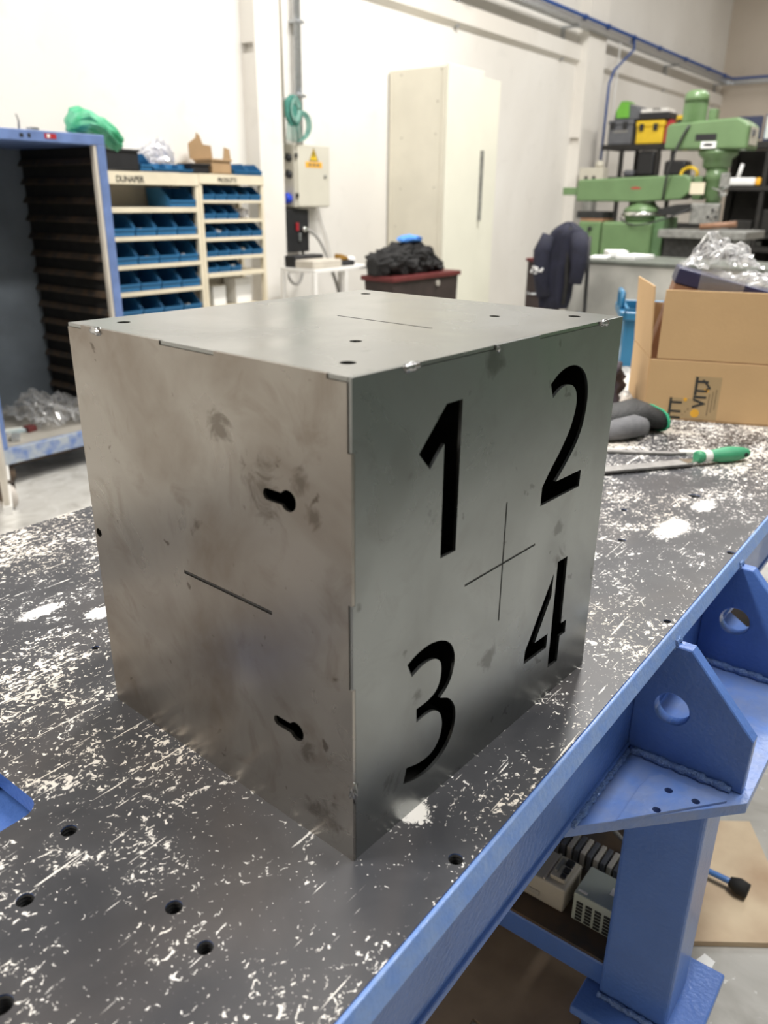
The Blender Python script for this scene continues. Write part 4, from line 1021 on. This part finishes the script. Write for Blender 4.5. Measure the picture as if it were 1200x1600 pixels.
MB().lathe([(.02, 0), (.02, -.02), (.012, -.03)], (4.175, 3.90, 1.03), 'y', 16).build('gauge', M['chrome'], bp_)
MB().box(4.12, 3.885, .95, 4.14, 3.8995, 1.00).build('valve', M['galv'], bp_, bevel=.003)
for nm, pts, r_, m_, lab in (
    ('looped_hose', bez((3.99, 3.93, .871), (3.99, 3.90, .58), (4.19, 3.90, .56), (4.20, 3.93, .871), 22), .011, 'cable_grey', 'grey hose hanging in a loop below the black panel'),
    ('grey_hose', bez((4.185, 3.89, 1.03), (4.32, 3.84, 1.02), (4.30, 3.72, .75), (4.36, 3.62, .30), 22), .012, 'cable_grey', 'grey hose running down from the black panel gauge'),
    ('white_cable', bez((4.437, 3.985, 1.20), (4.47, 3.985, 1.02), (4.55, 3.985, 1.03), (4.60, 3.975, .70), 18), .0045, 'white_cable', 'thin white cable hanging from the enclosure along the wall')):
    tag(MB().tube(pts, r_, 8).build(nm, M[m_]), lab, 'hose' if 'hose' in nm else 'cable')
cd = thing('conduit_pipe', 'galvanised conduit pipe rising from the electrical enclosure', 'pipe', (4.215, 3.96, 1.6))
MB().tube([(4.215, 3.955, 1.596), (4.215, 3.955, 4.6)], .018, 14).build('pipe', M['galv'], cd)
MB().tube([(4.262, 3.965, 1.596), (4.262, 3.965, 4.6)], .008, 10).build('thin_pipe', M['galv'], cd)
for z in (1.9, 2.35, 2.8):
    MB().box(4.188, 3.93, z, 4.275, 3.998, z + .02).build('clamp', M['galv'], cd, bevel=.002)
o = MB().tube([(4.095, 3.985, 1.60), (4.095, 3.985, 4.6)], .011, 10).build('trunking', M['cream_edge']); tag(o, 'thin beige trunking on the wall left of the conduit pipe', 'trunking')
cdn = thing('cord_bundle', 'teal green cord bundle hanging above the electrical enclosure', 'cord', (4.09, 3.95, 1.6))
MB().tube([(4.06, 3.998, 1.875), (4.06, 3.835, 1.88)], .005, 8).build('hook', M['galv'], cdn)
MB().prism([(3.978, 1.855), (4.03, 1.893), (4.085, 1.897), (4.13, 1.85), (4.135, 1.76), (4.10, 1.705), (4.02, 1.70), (3.982, 1.76)], 'y', 3.8400, 3.8700).build('wrapped_head', M['teal'], cdn, bevel=.012)
for k in range(5):
    a0 = .2 * k
    MB().tube([(4.055 + (.030 + .004 * k) * math.cos(t * .45), 3.8350 - .002 * k, 1.80 + (.045 + .007 * k) * math.sin(t * .45)) for t in range(15)], .003, 6).build('head_turn', M['teal_lt'], cdn)
for k in range(9):
    x = 3.992 + k * .0155
    zb = 1.613 - .012 * math.sin(k / 8 * PI)
    MB().tube(bez((x, 3.8500, 1.715), (x - .004, 3.8420, 1.68), (x + .006 * (k - 4) * .4, 3.8380, zb + .03), (x + .004 * (k - 4), 3.8450, zb), 8), .0032, 6).build('cord_strand', M['teal_lt'] if k % 3 == 1 else M['teal'], cdn)
for k in range(6):
    d = .006 * k
    MB().tube(bez((4.105, 3.8550, 1.80 - d), (4.255 - d * 2, 3.8400, 1.84 - d), (4.285 - d * 3, 3.8350, 1.62 + d), (4.08 + d, 3.8450, 1.606 + d * .5), 14), .0032, 6).build('cord_loop', M['teal'] if k % 2 else M['teal_lt'], cdn)

# ================================================================== tall cabinet
tc_ = thing('tall_cabinet', 'tall cream two-door cabinet standing against the white wall', 'cabinet', (5.73, 3.7, 0))
MB().box(5.326, 3.445, 0, 5.830, 3.985, 2.19).build('body', M['cabinet_shade'], tc_, bevel=.006)
MB().box(5.8305, 3.445, 0, 6.137, 3.985, 2.155).build('body_right', M['cabinet_shade'], tc_, bevel=.006)
MB().box(5.322, 3.418, .07, 5.835, 3.4445, 2.202).build('door', M['cabinet'], tc_, bevel=.005)
MB().box(5.845, 3.436, .07, 6.137, 3.4445, 2.16).build('door', M['cabinet'], tc_, bevel=.003)
MB().box(5.838, 3.40, 1.076, 5.866, 3.4355, 1.624).build('handle', M['grey_mc'], tc_, bevel=.004)
MB().box(5.3195, 3.447, .02, 5.3255, 3.475, 2.185).build('edge_strip', M['cabinet_shade'], tc_, bevel=.002)
MB().box(5.3195, 3.955, .02, 5.3255, 3.983, 2.185).build('edge_strip', M['cabinet_shade'], tc_, bevel=.002)
for y, z in ((3.87, 2.15), (3.49, 2.17), (3.52, 1.95), (3.53, 1.72), (3.86, 1.70), (3.53, 1.33), (3.86, 1.32), (3.91, 1.03), (3.53, .75)):
    MB().lathe([(.006, 0), (.006, -.003), (.003, -.005)], (5.3255, y, z), 'x', 10).build('rivet', M['greige'], tc_)

# ================================================================== small white bench, drum and cloth heap
wb = thing('white_bench', 'small white metal bench below the black wall panel', 'bench', (4.0, 3.5, 0))
MB().box(3.74, 3.40, .772, 4.374, 3.72, .796).build('bench_top', M['white'], wb, bevel=.003)
for x, y in ((3.735, 3.40), (4.345, 3.40), (3.735, 3.69), (4.345, 3.69), (4.06, 3.40)):
    MB().box(x, y, 0, x + .028, y + .028, .7715).build('leg', M['white'], wb, bevel=.003)
MB().box(3.763, 3.405, .20, 4.345, 3.42, .23).build('stretcher', M['white'], wb)
tag(MB().box(3.76, 3.43, .7965, 4.06, 3.60, .85).build('grey_case', M['cream_edge'], None, bevel=.01), 'flat pale grey case on the white bench', 'case')
tag(MB().box(3.76, 3.60, .7965, 4.06, 3.70, .875).build('dark_case', M['black'], None, bevel=.01), 'dark case behind the pale case on the white bench', 'case')
dr_ = thing('power_tool', 'small dark tool with an ochre grip on the white bench', 'tool', (4.15, 3.5, .7965))
MB().box(4.075, 3.46, .7965, 4.245, 3.55, .835).build('body', M['black'], dr_, bevel=.012)
MB().prism([(4.09, .836), (4.20, .836), (4.17, .862), (4.10, .880)], 'y', 3.475, 3.535).build('grip', mat('ochre_plastic', (0.32, 0.17, 0.03), .5), dr_, bevel=.006)
tag(blob('white_rag', (4.30, 3.55, .822), (.035, .03, .03), 3, .4, 2.0, M['paper'], None, sub=3, floor=.7965), 'small white rag at the right end of the white bench', 'rag')
dm = thing('scrap_bin', 'dark brown scrap bin with a dark red rim heaped with black cloth', 'bin', (4.72, 3.3, 0))
MB().prism([(4.30, .02), (5.02, .02), (5.06, .70), (4.22, .70)], 'y', 3.10, 3.36).build('body', M['darkbrown'], dm, bevel=.004)
MB().box(4.20, 3.085, .7005, 5.08, 3.38, .735).build('rim', M['maroon'], dm, bevel=.006)
MB().box(4.36, 3.12, 0, 4.42, 3.34, .0195).build('foot', M['darkbrown'], dm); MB().box(4.9, 3.12, 0, 4.96, 3.34, .0195).build('foot', M['darkbrown'], dm)
MB().lathe([(.022, 0), (.022, -.01)], (4.77, 3.0985, .66), 'y', 14).build('cap', M['greige'], dm)
rows_ = [(4.18, 3.25, .80, .04, .05), (4.24, 3.25, .81, .10, .085), (4.36, 3.25, .815, .115, .10), (4.48, 3.25, .825, .12, .105), (4.60, 3.25, .835, .12, .12), (4.72, 3.25, .83, .12, .11), (4.82, 3.25, .805, .11, .09), (4.92, 3.25, .775, .09, .06), (4.99, 3.25, .75, .05, .03)]
o = crumple_loft('black_cloth_heap', rows_, 3.4, .42, M['black_cloth'], n=60, zmin=.7356, sub=4); tag(o, 'heap of black cloth on top of the scrap bin', 'cloth')
o = crumple_loft('blue_cloth', [(4.50, 3.25, .965, .02, .01), (4.54, 3.25, .972, .06, .020), (4.62, 3.25, .978, .07, .024), (4.70, 3.25, .968, .06, .020), (4.74, 3.25, .96, .02, .01)], 7.7, .3, M['sky'], sub=3); tag(o, 'bright blue cloth lying on the black cloth heap', 'cloth')

# ================================================================== chair with jacket, tool stand, counter
ch_ = thing('tubular_chair', 'dark tubular chair carrying the navy jacket', 'chair', (4.42, 1.84, 0))
for y in (1.71, 1.96):
    MB().tube([(4.62, y, 0), (4.60, y, .45), (4.32, y, .46), (4.28, y, 1.05)], .012, 8).build('side_tube', M['black'], ch_)
    MB().tube([(4.34, y, 0.0), (4.32, y, .449)], .012, 8).build('leg', M['black'], ch_)
MB().box(4.33, 1.68, .465, 4.65, 1.99, .50).build('seat', M['black'], ch_, bevel=.01)
MB().box(4.275, 1.72, .85, 4.285, 1.95, 1.06).build('backrest', M['black'], ch_, bevel=.004)
jk = thing('navy_jacket', 'navy work jacket with a white print hung over the chair back', 'jacket', (4.25, 1.84, .63))
prof = [(.63, 1.80, 1.985), (.70, 1.785, 1.992), (.77, 1.77, 2.0), (.84, 1.755, 2.006), (.89, 1.74, 2.003), (.94, 1.725, 1.985), (1.0, 1.715, 1.977), (1.04, 1.72, 1.962), (1.08, 1.74, 1.93), (1.105, 1.77, 1.90), (1.122, 1.80, 1.87), (1.13, 1.825, 1.85)]
rings = []
N = 44
for z, ya, yb in prof:
    ring = []; cy = (ya + yb) / 2; w = (yb - ya) / 2
    dep = .062 if z < 1.09 else .05 - (z - 1.09) * .8
    for k in range(N):
        a = 2 * PI * k / N
        q = 1 + .10 * math.sin(a * 9 + z * 9) + .30 * mnoise.noise(Vector((math.cos(a) * 2.5, math.sin(a) * 2.5, z * 5)))
        ring.append((4.255 + dep * math.cos(a) * q * (1.25 if math.cos(a) < 0 else .9), cy + w * math.sin(a) * (1 + .05 * math.sin(z * 30)), z))
    rings.append(ring)
MB().loft(rings).build('body', M['navy'], jk)
def sleeve(pts, rads, nm):
    MB().tube(pts, rads, 14).build(nm, M['navy'], jk)
sleeve([(4.22, 1.75, 1.06), (4.19, 1.725, .98), (4.185, 1.722, .88), (4.19, 1.735, .79)], [.05, .052, .046, .040], 'sleeve')
sleeve([(4.20, 1.93, 1.05), (4.175, 1.955, .96), (4.17, 1.95, .84), (4.18, 1.93, .70)], [.045, .055, .05, .042], 'sleeve')
MB().tube([(4.205, 1.80, 1.10), (4.195, 1.80, .95), (4.19, 1.79, .80), (4.195, 1.80, .66)], [.012, .016, .014, .012], 8).build('front_fold', M['black_cloth'], jk)
for k, (y, z, w, h) in enumerate(((1.972, .872, .016, .010), (1.955, .862, .014, .022), (1.935, .852, .018, .008), (1.92, .858, .010, .020), (1.96, .838, .020, .006), (1.985, .85, .008, .02))):
    MB().box(4.106, y - w / 2, z - h / 2, 4.118, y + w / 2, z + h / 2, 0, rot=(.5 * (k % 2), 0, 0)).build('white_print', M['paper'], jk)
tag(blob('blue_rag', (4.42, 1.80, .535), (.05, .07, .05), 5, .3, 2, M['bin_lt'], None, sub=3, floor=.5005), 'blue cloth lying on the chair seat behind the jacket', 'cloth')
ts_ = thing('tool_stand', 'narrow dark steel stand with a dark red top left of the jacket', 'stand', (4.5, 2.09, 0))
MB().box(4.36, 2.04, .0, 4.66, 2.145, .885).build('body', M['darkbrown'], ts_, bevel=.004)
MB().box(4.35, 2.03, .8855, 4.67, 2.155, .905).build('top_tray', M['maroon'], ts_, bevel=.004)
MB().tube([(4.352, 2.06, .70), (4.335, 2.06, .69), (4.335, 2.12, .69), (4.352, 2.12, .70)], .006, 8).build('pull', M['galv'], ts_)
sb = thing('spray_bottle', 'small white spray bottle on the narrow dark stand', 'bottle', (4.42, 2.09, .9055))
MB().lathe([(.018, 0), (.019, .02), (.017, .04), (.008, .05)], (4.42, 2.09, .9055), 'z', 16).build('bottle', M['white'], sb)
MB().box(4.40, 2.08, .956, 4.435, 2.10, .972).build('nozzle', M['grey'], sb, bevel=.003)
gc = thing('grey_counter', 'grey sheet metal counter in front of the milling machine', 'counter', (5.1, 1.4, 0))
MB().box(4.80, .70, .0, 5.45, 2.063, .862).build('body', M['counter'], gc, bevel=.006)
MB().box(4.785, .69, .8625, 5.46, 2.075, .885).build('counter_top', M['counter_edge'], gc, bevel=.004)
for k, (x, y, a, s_) in enumerate(((4.92, 1.90, 12, .08), (5.07, 1.72, -15, .11), (5.26, 1.93, 30, .10))):
    o = MB().prism([(-s_, -s_ * .7), (s_, -s_ * .7), (s_ * .9, s_ * .7), (-s_, s_ * .65)], 'z', 0, .018 + .01 * k).build('paper_stack', M['paper'], None, bevel=.004)
    o.location = (x, y, .8855); o.rotation_euler = (0, 0, R(a)); tag(o, ('front white paper on the grey counter', 'middle stack of white paper on the grey counter', 'rear white paper stack on the grey counter')[k], 'paper')

# ================================================================== milling machine
mm = thing('milling_machine', 'green vertical milling machine with long ram and motor on its head', 'milling machine', (6.4, 2.1, 0))
GM = M['green']
MB().box(6.20, 2.036, 0, 6.60, 2.452, 1.089).build('column', GM, mm, bevel=.02)
MB().box(6.24, 1.955, .30, 6.56, 2.0355, 1.13).build('column_slide', M['green_dk'], mm, bevel=.006)
MB().box(6.20, 2.462, 0, 6.48, 2.655, 1.086).build('side_cabinet', GM, mm, bevel=.012)
MB().lathe([(.018, 0), (.018, -.012)], (6.20, 2.551, 1.03), 'x', 16).build('knob', M['black'], mm)
MB().lathe([(.135, 1.0895), (.140, 1.132)], (6.4, 2.195, 0), 'z', 28).build('turret_base', GM, mm)
MB().lathe([(.165, 1.1325), (.168, 1.137), (.168, 1.160), (.162, 1.166)], (6.4, 2.195, 0), 'z', 32).build('turret_ring', M['chrome'], mm)
MB().lathe([(.155, 1.1665), (.145, 1.19), (.105, 1.215), (.09, 1.2395)], (6.4, 2.195, 0), 'z', 28).build('turret', GM, mm)
MB().prism([(2.742, 1.24), (2.742, 1.395), (2.725, 1.407), (1.85, 1.440), (1.815, 1.41), (1.800, 1.36), (1.805, 1.315), (1.87, 1.262), (2.22, 1.240)], 'x', 6.29, 6.51).build('ram', GM, mm, bevel=.012)
MB().box(6.33, 2.7425, 1.288, 6.47, 2.885, 1.348).build('ram_tail', GM, mm, bevel=.004)
MB().prism([(2.20, 1.3365), (2.27, 1.3365), (2.28, 1.345), (2.235, 1.352), (2.19, 1.345)], 'x', 6.2885, 6.2899).build('maker_mark', M['red'], mm)
MB().box(6.33, 1.735, 1.26, 6.47, 1.7995, 1.43).build('head_swivel', GM, mm, bevel=.01)
pb = MB().prism([(2.035, 1.618), (2.035, 1.775), (2.01, 1.796), (1.52, 1.820), (1.465, 1.79), (1.435, 1.765), (1.430, 1.608)], 'x', 6.25, 6.55)
pb.build('belt_housing', GM, mm, bevel=.025, seg=3)
MB().box(6.30, 1.4270, 1.64, 6.50, 1.4298, 1.76).build('end_cover', M['ral'], mm, bevel=.001)
MB().box(6.33, 1.4215, 1.70, 6.40, 1.4265, 1.74).build('end_plate', M['grey'], mm)
MB().box(6.2465, 1.652, 1.672, 6.2499, 1.806, 1.716).build('name_plate', M['black'], mm)
MB().box(6.2465, 1.648, 1.619, 6.2499, 1.758, 1.664).build('sticker', M['paper'], mm)
MB().prism([(1.665, 1.640), (1.685, 1.632), (1.735, 1.634), (1.745, 1.643), (1.72, 1.652), (1.68, 1.65)], 'x', 6.2455, 6.2464).build('sticker_mark', M['black'], mm)
star = []
for k in range(56):
    a = 2 * PI * k / 56; rr = .086 if k % 2 else .077
    star.append((6.4 + rr * math.cos(a), 1.884 + rr * math.sin(a)))
MB().prism(star, 'z', 1.812, 1.950).build('motor_body', GM, mm)
MB().lathe([(.089, 1.9505), (.089, 1.975), (.082, 2.005), (.055, 2.026), (.01, 2.031)], (6.4, 1.884, 0), 'z', 28).build('motor_cap', GM, mm)
MB().box(6.36, 1.80, 1.802, 6.44, 1.97, 1.8118).build('motor_foot', GM, mm)
MB().box(6.43, 1.735, 1.823, 6.52, 1.793, 1.90).build('switch_box', GM, mm, bevel=.006)
MB().lathe([(.145, 1.6075), (.142, 1.58), (.105, 1.548), (.102, 1.50), (.085, 1.480)], (6.4, 1.665, 0), 'z', 26).build('spindle_neck', GM, mm)
MB().lathe([(.082, 1.4795), (.082, 1.40), (.074, 1.39), (.074, 1.30), (.055, 1.27), (.055, 1.225)], (6.4, 1.655, 0), 'z', 24).build('quill_housing', GM, mm)
MB().lathe([(.03, 1.2245), (.03, 1.16), (.012, 1.15), (.012, 1.10)], (6.4, 1.655, 0), 'z', 18).build('spindle', M['chrome'], mm)
MB().box(6.315, 1.535, 1.30, 6.345, 1.60, 1.45).build('feed_box', M['grey_mc'], mm, bevel=.005)
MB().lathe([(.036, 0), (.036, -.015), (.014, -.018), (.014, -.04)], (6.315, 1.564, 1.319), 'x', 20).build('dial', M['chrome'], mm)
for a in (20, 140, 260):
    MB().tube([(6.27, 1.564, 1.319), (6.27, 1.564 + .075 * math.cos(R(a)), 1.319 + .075 * math.sin(R(a)))], .005, 8).build('quill_lever', M['grey_mc'], mm)
MB().box(6.27, 1.692, 1.300, 6.274, 1.800, 1.384).build('instruction_card', M['cream'], mm)
MB().box(6.27, 1.56, 1.085, 6.33, 1.775, 1.235).build('tool_tray', M['grey_mc'], mm, bevel=.008)
for k in range(5):
    MB().lathe([(.010, 0), (.010, -.012)], (6.269, 1.575 + .03 * (k % 3), 1.14 + .05 * (k // 3)), 'x', 12).build('collet', M['chrome'] if k % 2 else M['black'], mm)
MB().box(6.12, 1.30, .985, 6.68, 1.952, 1.043).build('machine_table', M['grey_mc'], mm, bevel=.005)
MB().box(6.26, 1.50, .40, 6.54, 1.9545, .9845).build('knee', M['steel_dark'], mm, bevel=.01)
MB().box(6.1, 1.35, 0, 6.7, 2.0355, .12).build('base', M['green_dk'], mm, bevel=.02)
MB().tube(bez((6.24, 1.86, 1.78), (6.20, 1.95, 1.6), (6.21, 1.98, 1.42), (6.27, 2.0, 1.26), 14), .009, 8).build('motor_cable', M['cable_black'], mm)
MB().tube(bez((6.25, 2.32, 1.12), (6.15, 2.2, 1.02), (6.15, 2.0, 1.08), (6.26, 1.76, 1.2), 16), .006, 8).build('loose_cable', M['cable_black'], mm)
MB().prism([(2.04, 1.15), (1.95, 1.145), (1.72, 1.20), (1.73, 1.235), (1.90, 1.225), (2.04, 1.19)], 'x', 6.30, 6.50).build('way_cover', M['rubber'], mm)
MB().box(6.24, 2.47, 1.11, 6.46, 2.70, 1.165).build('oil_tray', M['rubber'], mm, bevel=.005)
MB().box(6.24, 2.46, 1.0865, 6.46, 2.66, 1.1095).build('tray_stand', M['wood'], mm)
tag(MB().tube([(6.20, 1.66, 1.068), (6.20, 1.40, 1.094)], .022, 14).build('wooden_bar', M['wood']), 'brown round wooden bar on the milling machine table', 'bar')

# ================================================================== dark racks at the end of the hall
def rack(name, x0, x1, y0, y1, boards, top, label, posts):
    t = thing(name, label, 'rack', ((x0 + x1) / 2, (y0 + y1) / 2, 0))
    for y in posts:
        for x in (x0, x1 - .04):
            MB().box(x, y, 0, x + .04, y + .04, top).build('post', M['near_black'], t)
    for z0, z1 in boards:
        MB().box(x0 + .041, y0, z0, x1 - .041, y1, z1).box(x0 - .012, y0, z0 - .01, x0 - .001, y1, z1).build('shelf_board', M['near_black'], t)
    return t
rack('steel_rack', 8.95, 9.45, 2.35, 3.70, [(1.785, 1.83), (1.47, 1.50), (.98, 1.02), (.46, .50)], 1.83, 'black steel rack carrying tool boxes beside the pillar', (2.36, 3.03, 3.45))
rack('steel_rack', 8.60, 9.10, .75, 2.30, [(1.75, 1.80), (1.365, 1.40), (.92, .95), (.79, .83), (.40, .44)], 1.80, 'black steel rack with dark tools behind the milling machine head', (1.815, 2.24, .78))
MB().box(9.105, .75, .3, 9.112, 2.30, 1.75).build('back_sheet', M['near_black'], bpy.data.objects['steel_rack.001'])  # black sheet in place of the dark clutter behind this rack
def toolbox(name, x0, y0, z0, x1, y1, z1, body, lid, label, zl, handle=True):
    t = thing(name, label, 'tool box', ((x0 + x1) / 2, (y0 + y1) / 2, z0))
    MB().box(x0, y0, z0, x1, y1, zl).build('body', body, t, bevel=.012)
    MB().box(x0 - .008, y0 - .008, zl + .0005, x1 + .008, y1 + .008, z1).build('lid', lid, t, bevel=.012)
    for yy in (y0 + (y1 - y0) * .2, y0 + (y1 - y0) * .72):
        MB().box(x0 - .02, yy, zl - .04, x0 - .0085, yy + .05, zl + .03).build('latch', M['black'], t, bevel=.003)
    return t
ZR = 1.8305
t = toolbox('tool_box', 8.98, 3.385, ZR, 9.3, 3.66, 2.08, M['grey'], M['grey'], 'dark grey tool box at the left end of the rack', 2.03)
MB().prism([(3.43, 1.955), (3.60, 1.955), (3.60, 1.972), (3.43, 1.972)], 'x', 8.975, 8.9795).build('white_mark', M['cable_grey'], t)
t = thing('tool_case', 'grey tool case with lime green top on the dark grey tool box', 'tool case', (9.1, 3.5, 2.0805))
MB().prism([(3.31, 2.0805), (3.62, 2.0805), (3.61, 2.17), (3.55, 2.25), (3.36, 2.215), (3.31, 2.15)], 'x', 9.0, 9.28).build('body', M['grey'], t, bevel=.01)
MB().prism([(3.44, 2.10), (3.585, 2.10), (3.595, 2.17), (3.55, 2.255), (3.45, 2.245)], 'x', 8.985, 8.9995).build('green_front', M['lime'], t, bevel=.004)
MB().prism([(3.47, 2.252), (3.56, 2.258), (3.55, 2.268), (3.48, 2.268)], 'x', 9.0, 9.2).build('green_handle', M['lime'], t)
toolbox('tool_box', 8.98, 3.035, ZR, 9.25, 3.335, 2.062, M['yellow'], M['yellow'], 'yellow tool box next to the dark grey tool box', 2.0)
t = thing('red_box', 'red tool box between two yellow boxes on the rack', 'tool box', (9.1, 2.96, ZR))
MB().prism([(2.915, ZR), (3.03, ZR), (3.015, 2.01), (2.99, 2.06), (2.935, 2.06), (2.915, 2.0)], 'x', 8.985, 9.22).build('body', M['red'], t, bevel=.006)
MB().box(8.975, 2.94, 1.93, 8.9845, 2.965, 1.96).build('latch', M['black'], t)
toolbox('tool_box', 8.98, 2.70, ZR, 9.25, 2.90, 2.10, M['yellow'], M['yellow'], 'yellow tool box half hidden by the mill motor', 2.03)
tag(MB().box(8.99, 2.99, 2.0705, 9.24, 3.33, 2.14).build('black_case', M['black'], None, bevel=.008), 'flat black case lying on the yellow tool box', 'case')
t = thing('silver_case', 'flat silver case on top of the black case', 'case', (9.1, 3.16, 2.1405))
MB().box(9.0, 3.02, 2.1405, 9.24, 3.315, 2.178).build('body', M['white'], t, bevel=.006)
MB().tube([(8.995, 3.10, 2.165), (8.975, 3.11, 2.172), (8.975, 3.17, 2.172), (8.995, 3.18, 2.165)], .005, 8).build('handle', M['black'], t)
for nm, bx, m_, lab in (
    ('black_speaker', (8.97, 3.09, 1.5005, 9.2, 3.29, 1.76), 'black', 'black box on the middle board below the yellow tool box'),
    ('black_bag', (8.97, 2.74, 1.5005, 9.2, 2.98, 1.66), 'black', 'black bag right of the black box on the middle board'),
    ('dark_tool_case', (8.97, 3.31, 1.5005, 9.2, 3.44, 1.57), 'grey', 'low dark case beside the beige control box')):
    tag(MB().box(*bx).build(nm, M[m_], None, bevel=.03), lab, 'box')
t = thing('beige_control_box', 'small beige control box with two dark openings by the pillar', 'control box', (8.7, 3.65, 1.45))
MB().box(8.62, 3.52, 1.44, 8.78, 3.80, 1.585).build('body', M['ral'], t, bevel=.008)
MB().lathe([(.045, 1.5855), (.05, 1.63), (.02, 1.66)], (8.70, 3.60, 0), 'z', 16).build('knob', M['ral'], t)
for y in (3.62, 3.71): MB().lathe([(.022, 0), (.022, -.003)], (8.6199, y, 1.48), 'x', 14).build('opening', M['black'], t)
MB().box(8.64, 3.62, 0, 8.76, 3.74, 1.4395).build('pedestal', M['grey_mc'], t)
yh = MB().tube([(8.75 + .02 * math.sin(k), 2.62 + .085 * math.cos(k * .5), 1.475 + .055 * math.sin(k * .5) + .05) for k in range(26)], .016, 8).build('yellow_hose', M['yellow']); tag(yh, 'coiled yellow hose behind the mill head', 'hose')
sn = thing('wall_screen', 'dark navy screen on top of the right rack', 'screen', (8.75, 2.07, 1.80))
MB().box(8.70, 1.965, 1.825, 8.74, 2.20, 2.035).build('panel', M['screen'], sn, bevel=.006)
MB().box(8.68, 2.02, 1.8005, 8.80, 2.14, 1.8245).build('foot', M['black'], sn)
pc = thing('picture_board', 'pale blue picture board at the right edge above the rack', 'picture', (8.8, 1.8, 1.8005))
MB().box(8.72, 1.60, 1.8005, 8.74, 1.945, 2.045).build('frame', M['screen'], pc, bevel=.003)
MB().box(8.716, 1.62, 1.83, 8.7195, 1.93, 2.035).build('picture', M['poster'], pc)
wt = thing('white_tube', 'white tube with orange end lying on the right rack', 'tube', (8.58, 2.0, 1.4005))
MB().box(8.59, 1.915, 1.4005, 8.68, 2.17, 1.475).build('tube', M['paper'], wt, bevel=.02)
MB().box(8.588, 1.862, 1.4005, 8.682, 1.9145, 1.475).build('orange_end', M['amber'], wt, bevel=.02)
tag(MB().tube([(8.62, 2.09, 1.476), (8.66, 2.075, 1.60)], .018, 10).build('white_stick', M['paper']), 'white stick standing on the white tube', 'stick')
random.seed(4)
cnt = 0
for z, ys in ((1.4005, (1.05, 1.35, 1.62)), (.9505, (1.0, 1.3, 1.72, 2.0)), (.8305, (1.12,)), (.4405, (1.0, 1.45, 2.0))):
    for y in ys:
        w = random.uniform(.08, .12); hh = random.uniform(.06, .09) if z == .8305 else random.uniform(.10, .24)
        lab = 'dark tool case on the %s of the right rack, %s' % ({1.4005: 'upper board', .9505: 'middle board', .8305: 'lower board', .4405: 'bottom board'}[z], {0: 'far end', 1: 'second place', 2: 'third place', 3: 'nearest the mill'}[ys.index(y)])
        tag(MB().box(8.63, y - w, z, 8.9, y + w, z + hh).build('dark_case', M[random.choice(['black', 'grey', 'near_black', 'darkbrown'])], None, bevel=.015), lab, 'case')
for i, (y0, y1, z, r_, m_, lab) in enumerate(((2.18, 1.78, .855, .025, 'grey_mc', 'grey steel round bar on the lower board of the right rack'), (2.20, 1.72, .975, .02, 'cable_grey', 'thin grey steel bar on the middle board of the right rack'), (2.15, 1.80, .47, .03, 'grey', 'thick dark steel bar on the bottom board of the right rack'))):
    tag(MB().tube([(8.69, y0, z), (8.69, y1, z)], r_, 10).build('steel_bar', M[m_]), lab, 'bar')

# ================================================================== cable tray and pipes
ty = thing('cable_tray', 'galvanised cable tray running high along the white wall', 'cable tray', (10, 3.85, 2.95))
MB().box(5.2, 3.80, 2.93, 13.86, 3.90, 2.934).box(5.2, 3.80, 2.9345, 13.86, 3.804, 2.985).box(5.2, 3.896, 2.9345, 13.86, 3.90, 2.985).build('tray', M['galv'], ty)
MB().box(13.80, -2.0, 2.93, 13.90, 3.795, 2.934).box(13.80, -2.0, 2.9345, 13.804, 3.795, 2.985).build('end_tray', M['galv'], ty)
for x in (6.25, 8.3, 11.4, 13.6):
    MB().box(x, 3.79, 2.905, x + .035, 3.998, 2.9295).box(x, 3.965, 2.62, x + .035, 3.998, 2.9045).build('bracket', M['galv'], ty)
MB().box(13.80, 3.0, 2.905, 13.998, 3.035, 2.9295).box(13.97, 3.0, 2.62, 13.998, 3.035, 2.9045).build('bracket', M['galv'], ty)
ap = thing('air_pipe', 'blue compressed air pipe clipped along the cable tray', 'pipe', (10, 3.8, 3.0))
MB().tube([(5.2, 3.785, 3.005), (13.75, 3.785, 3.005), (13.785, 3.75, 3.005), (13.785, -2.0, 3.005)], .018, 10).build('main_pipe', M['tube_blue'], ap)
for x in (8.4, 9.0, 9.75, 10.6, 11.6, 12.6, 13.4):
    MB().lathe([(.026, -.025), (.026, .025)], (x, 3.785, 3.005), 'x', 12).build('coupling', M['tube_blue'], ap)
MB().tube([(9.75, 3.785, 2.99), (9.75, 3.775, 2.88), (9.30, 3.80, 2.62), (9.22, 3.81, 2.48), (9.22, 3.82, 1.45)], .014, 10).build('drop_pipe', M['tube_blue'], ap)
o = MB().tube([(9.40, 3.80, 2.905), (9.36, 3.80, 1.55)], .011, 8).build('white_drop_pipe', M['white_cable']); tag(o, 'thin white pipe dropping beside the blue air pipe', 'pipe')

# ================================================================== unseen machine shape, added to darken the reflection in the box front
gm = thing('added_dark_machine', 'added dark grey green machine shape, out of view, for the box front to reflect', 'machine', (3.2, -2.3, 0))
MB().box(-0.6, -2.9, 0, 5.6, -1.7, 1.15).build('bed', M['added_dark'], gm, bevel=.03)
MB().box(-0.4, -3.0, 1.151, 5.3, -2.0, 2.5).build('frame', M['added_dark'], gm, bevel=.03)
MB().box(-0.6, -2.6, 2.501, 5.5, -2.3, 2.8).build('top_beam', M['added_dark'], gm, bevel=.03)
MB().box(2.9, -1.695, .3, 4.4, -1.68, .95).build('door', M['green_dk'], gm, bevel=.01)
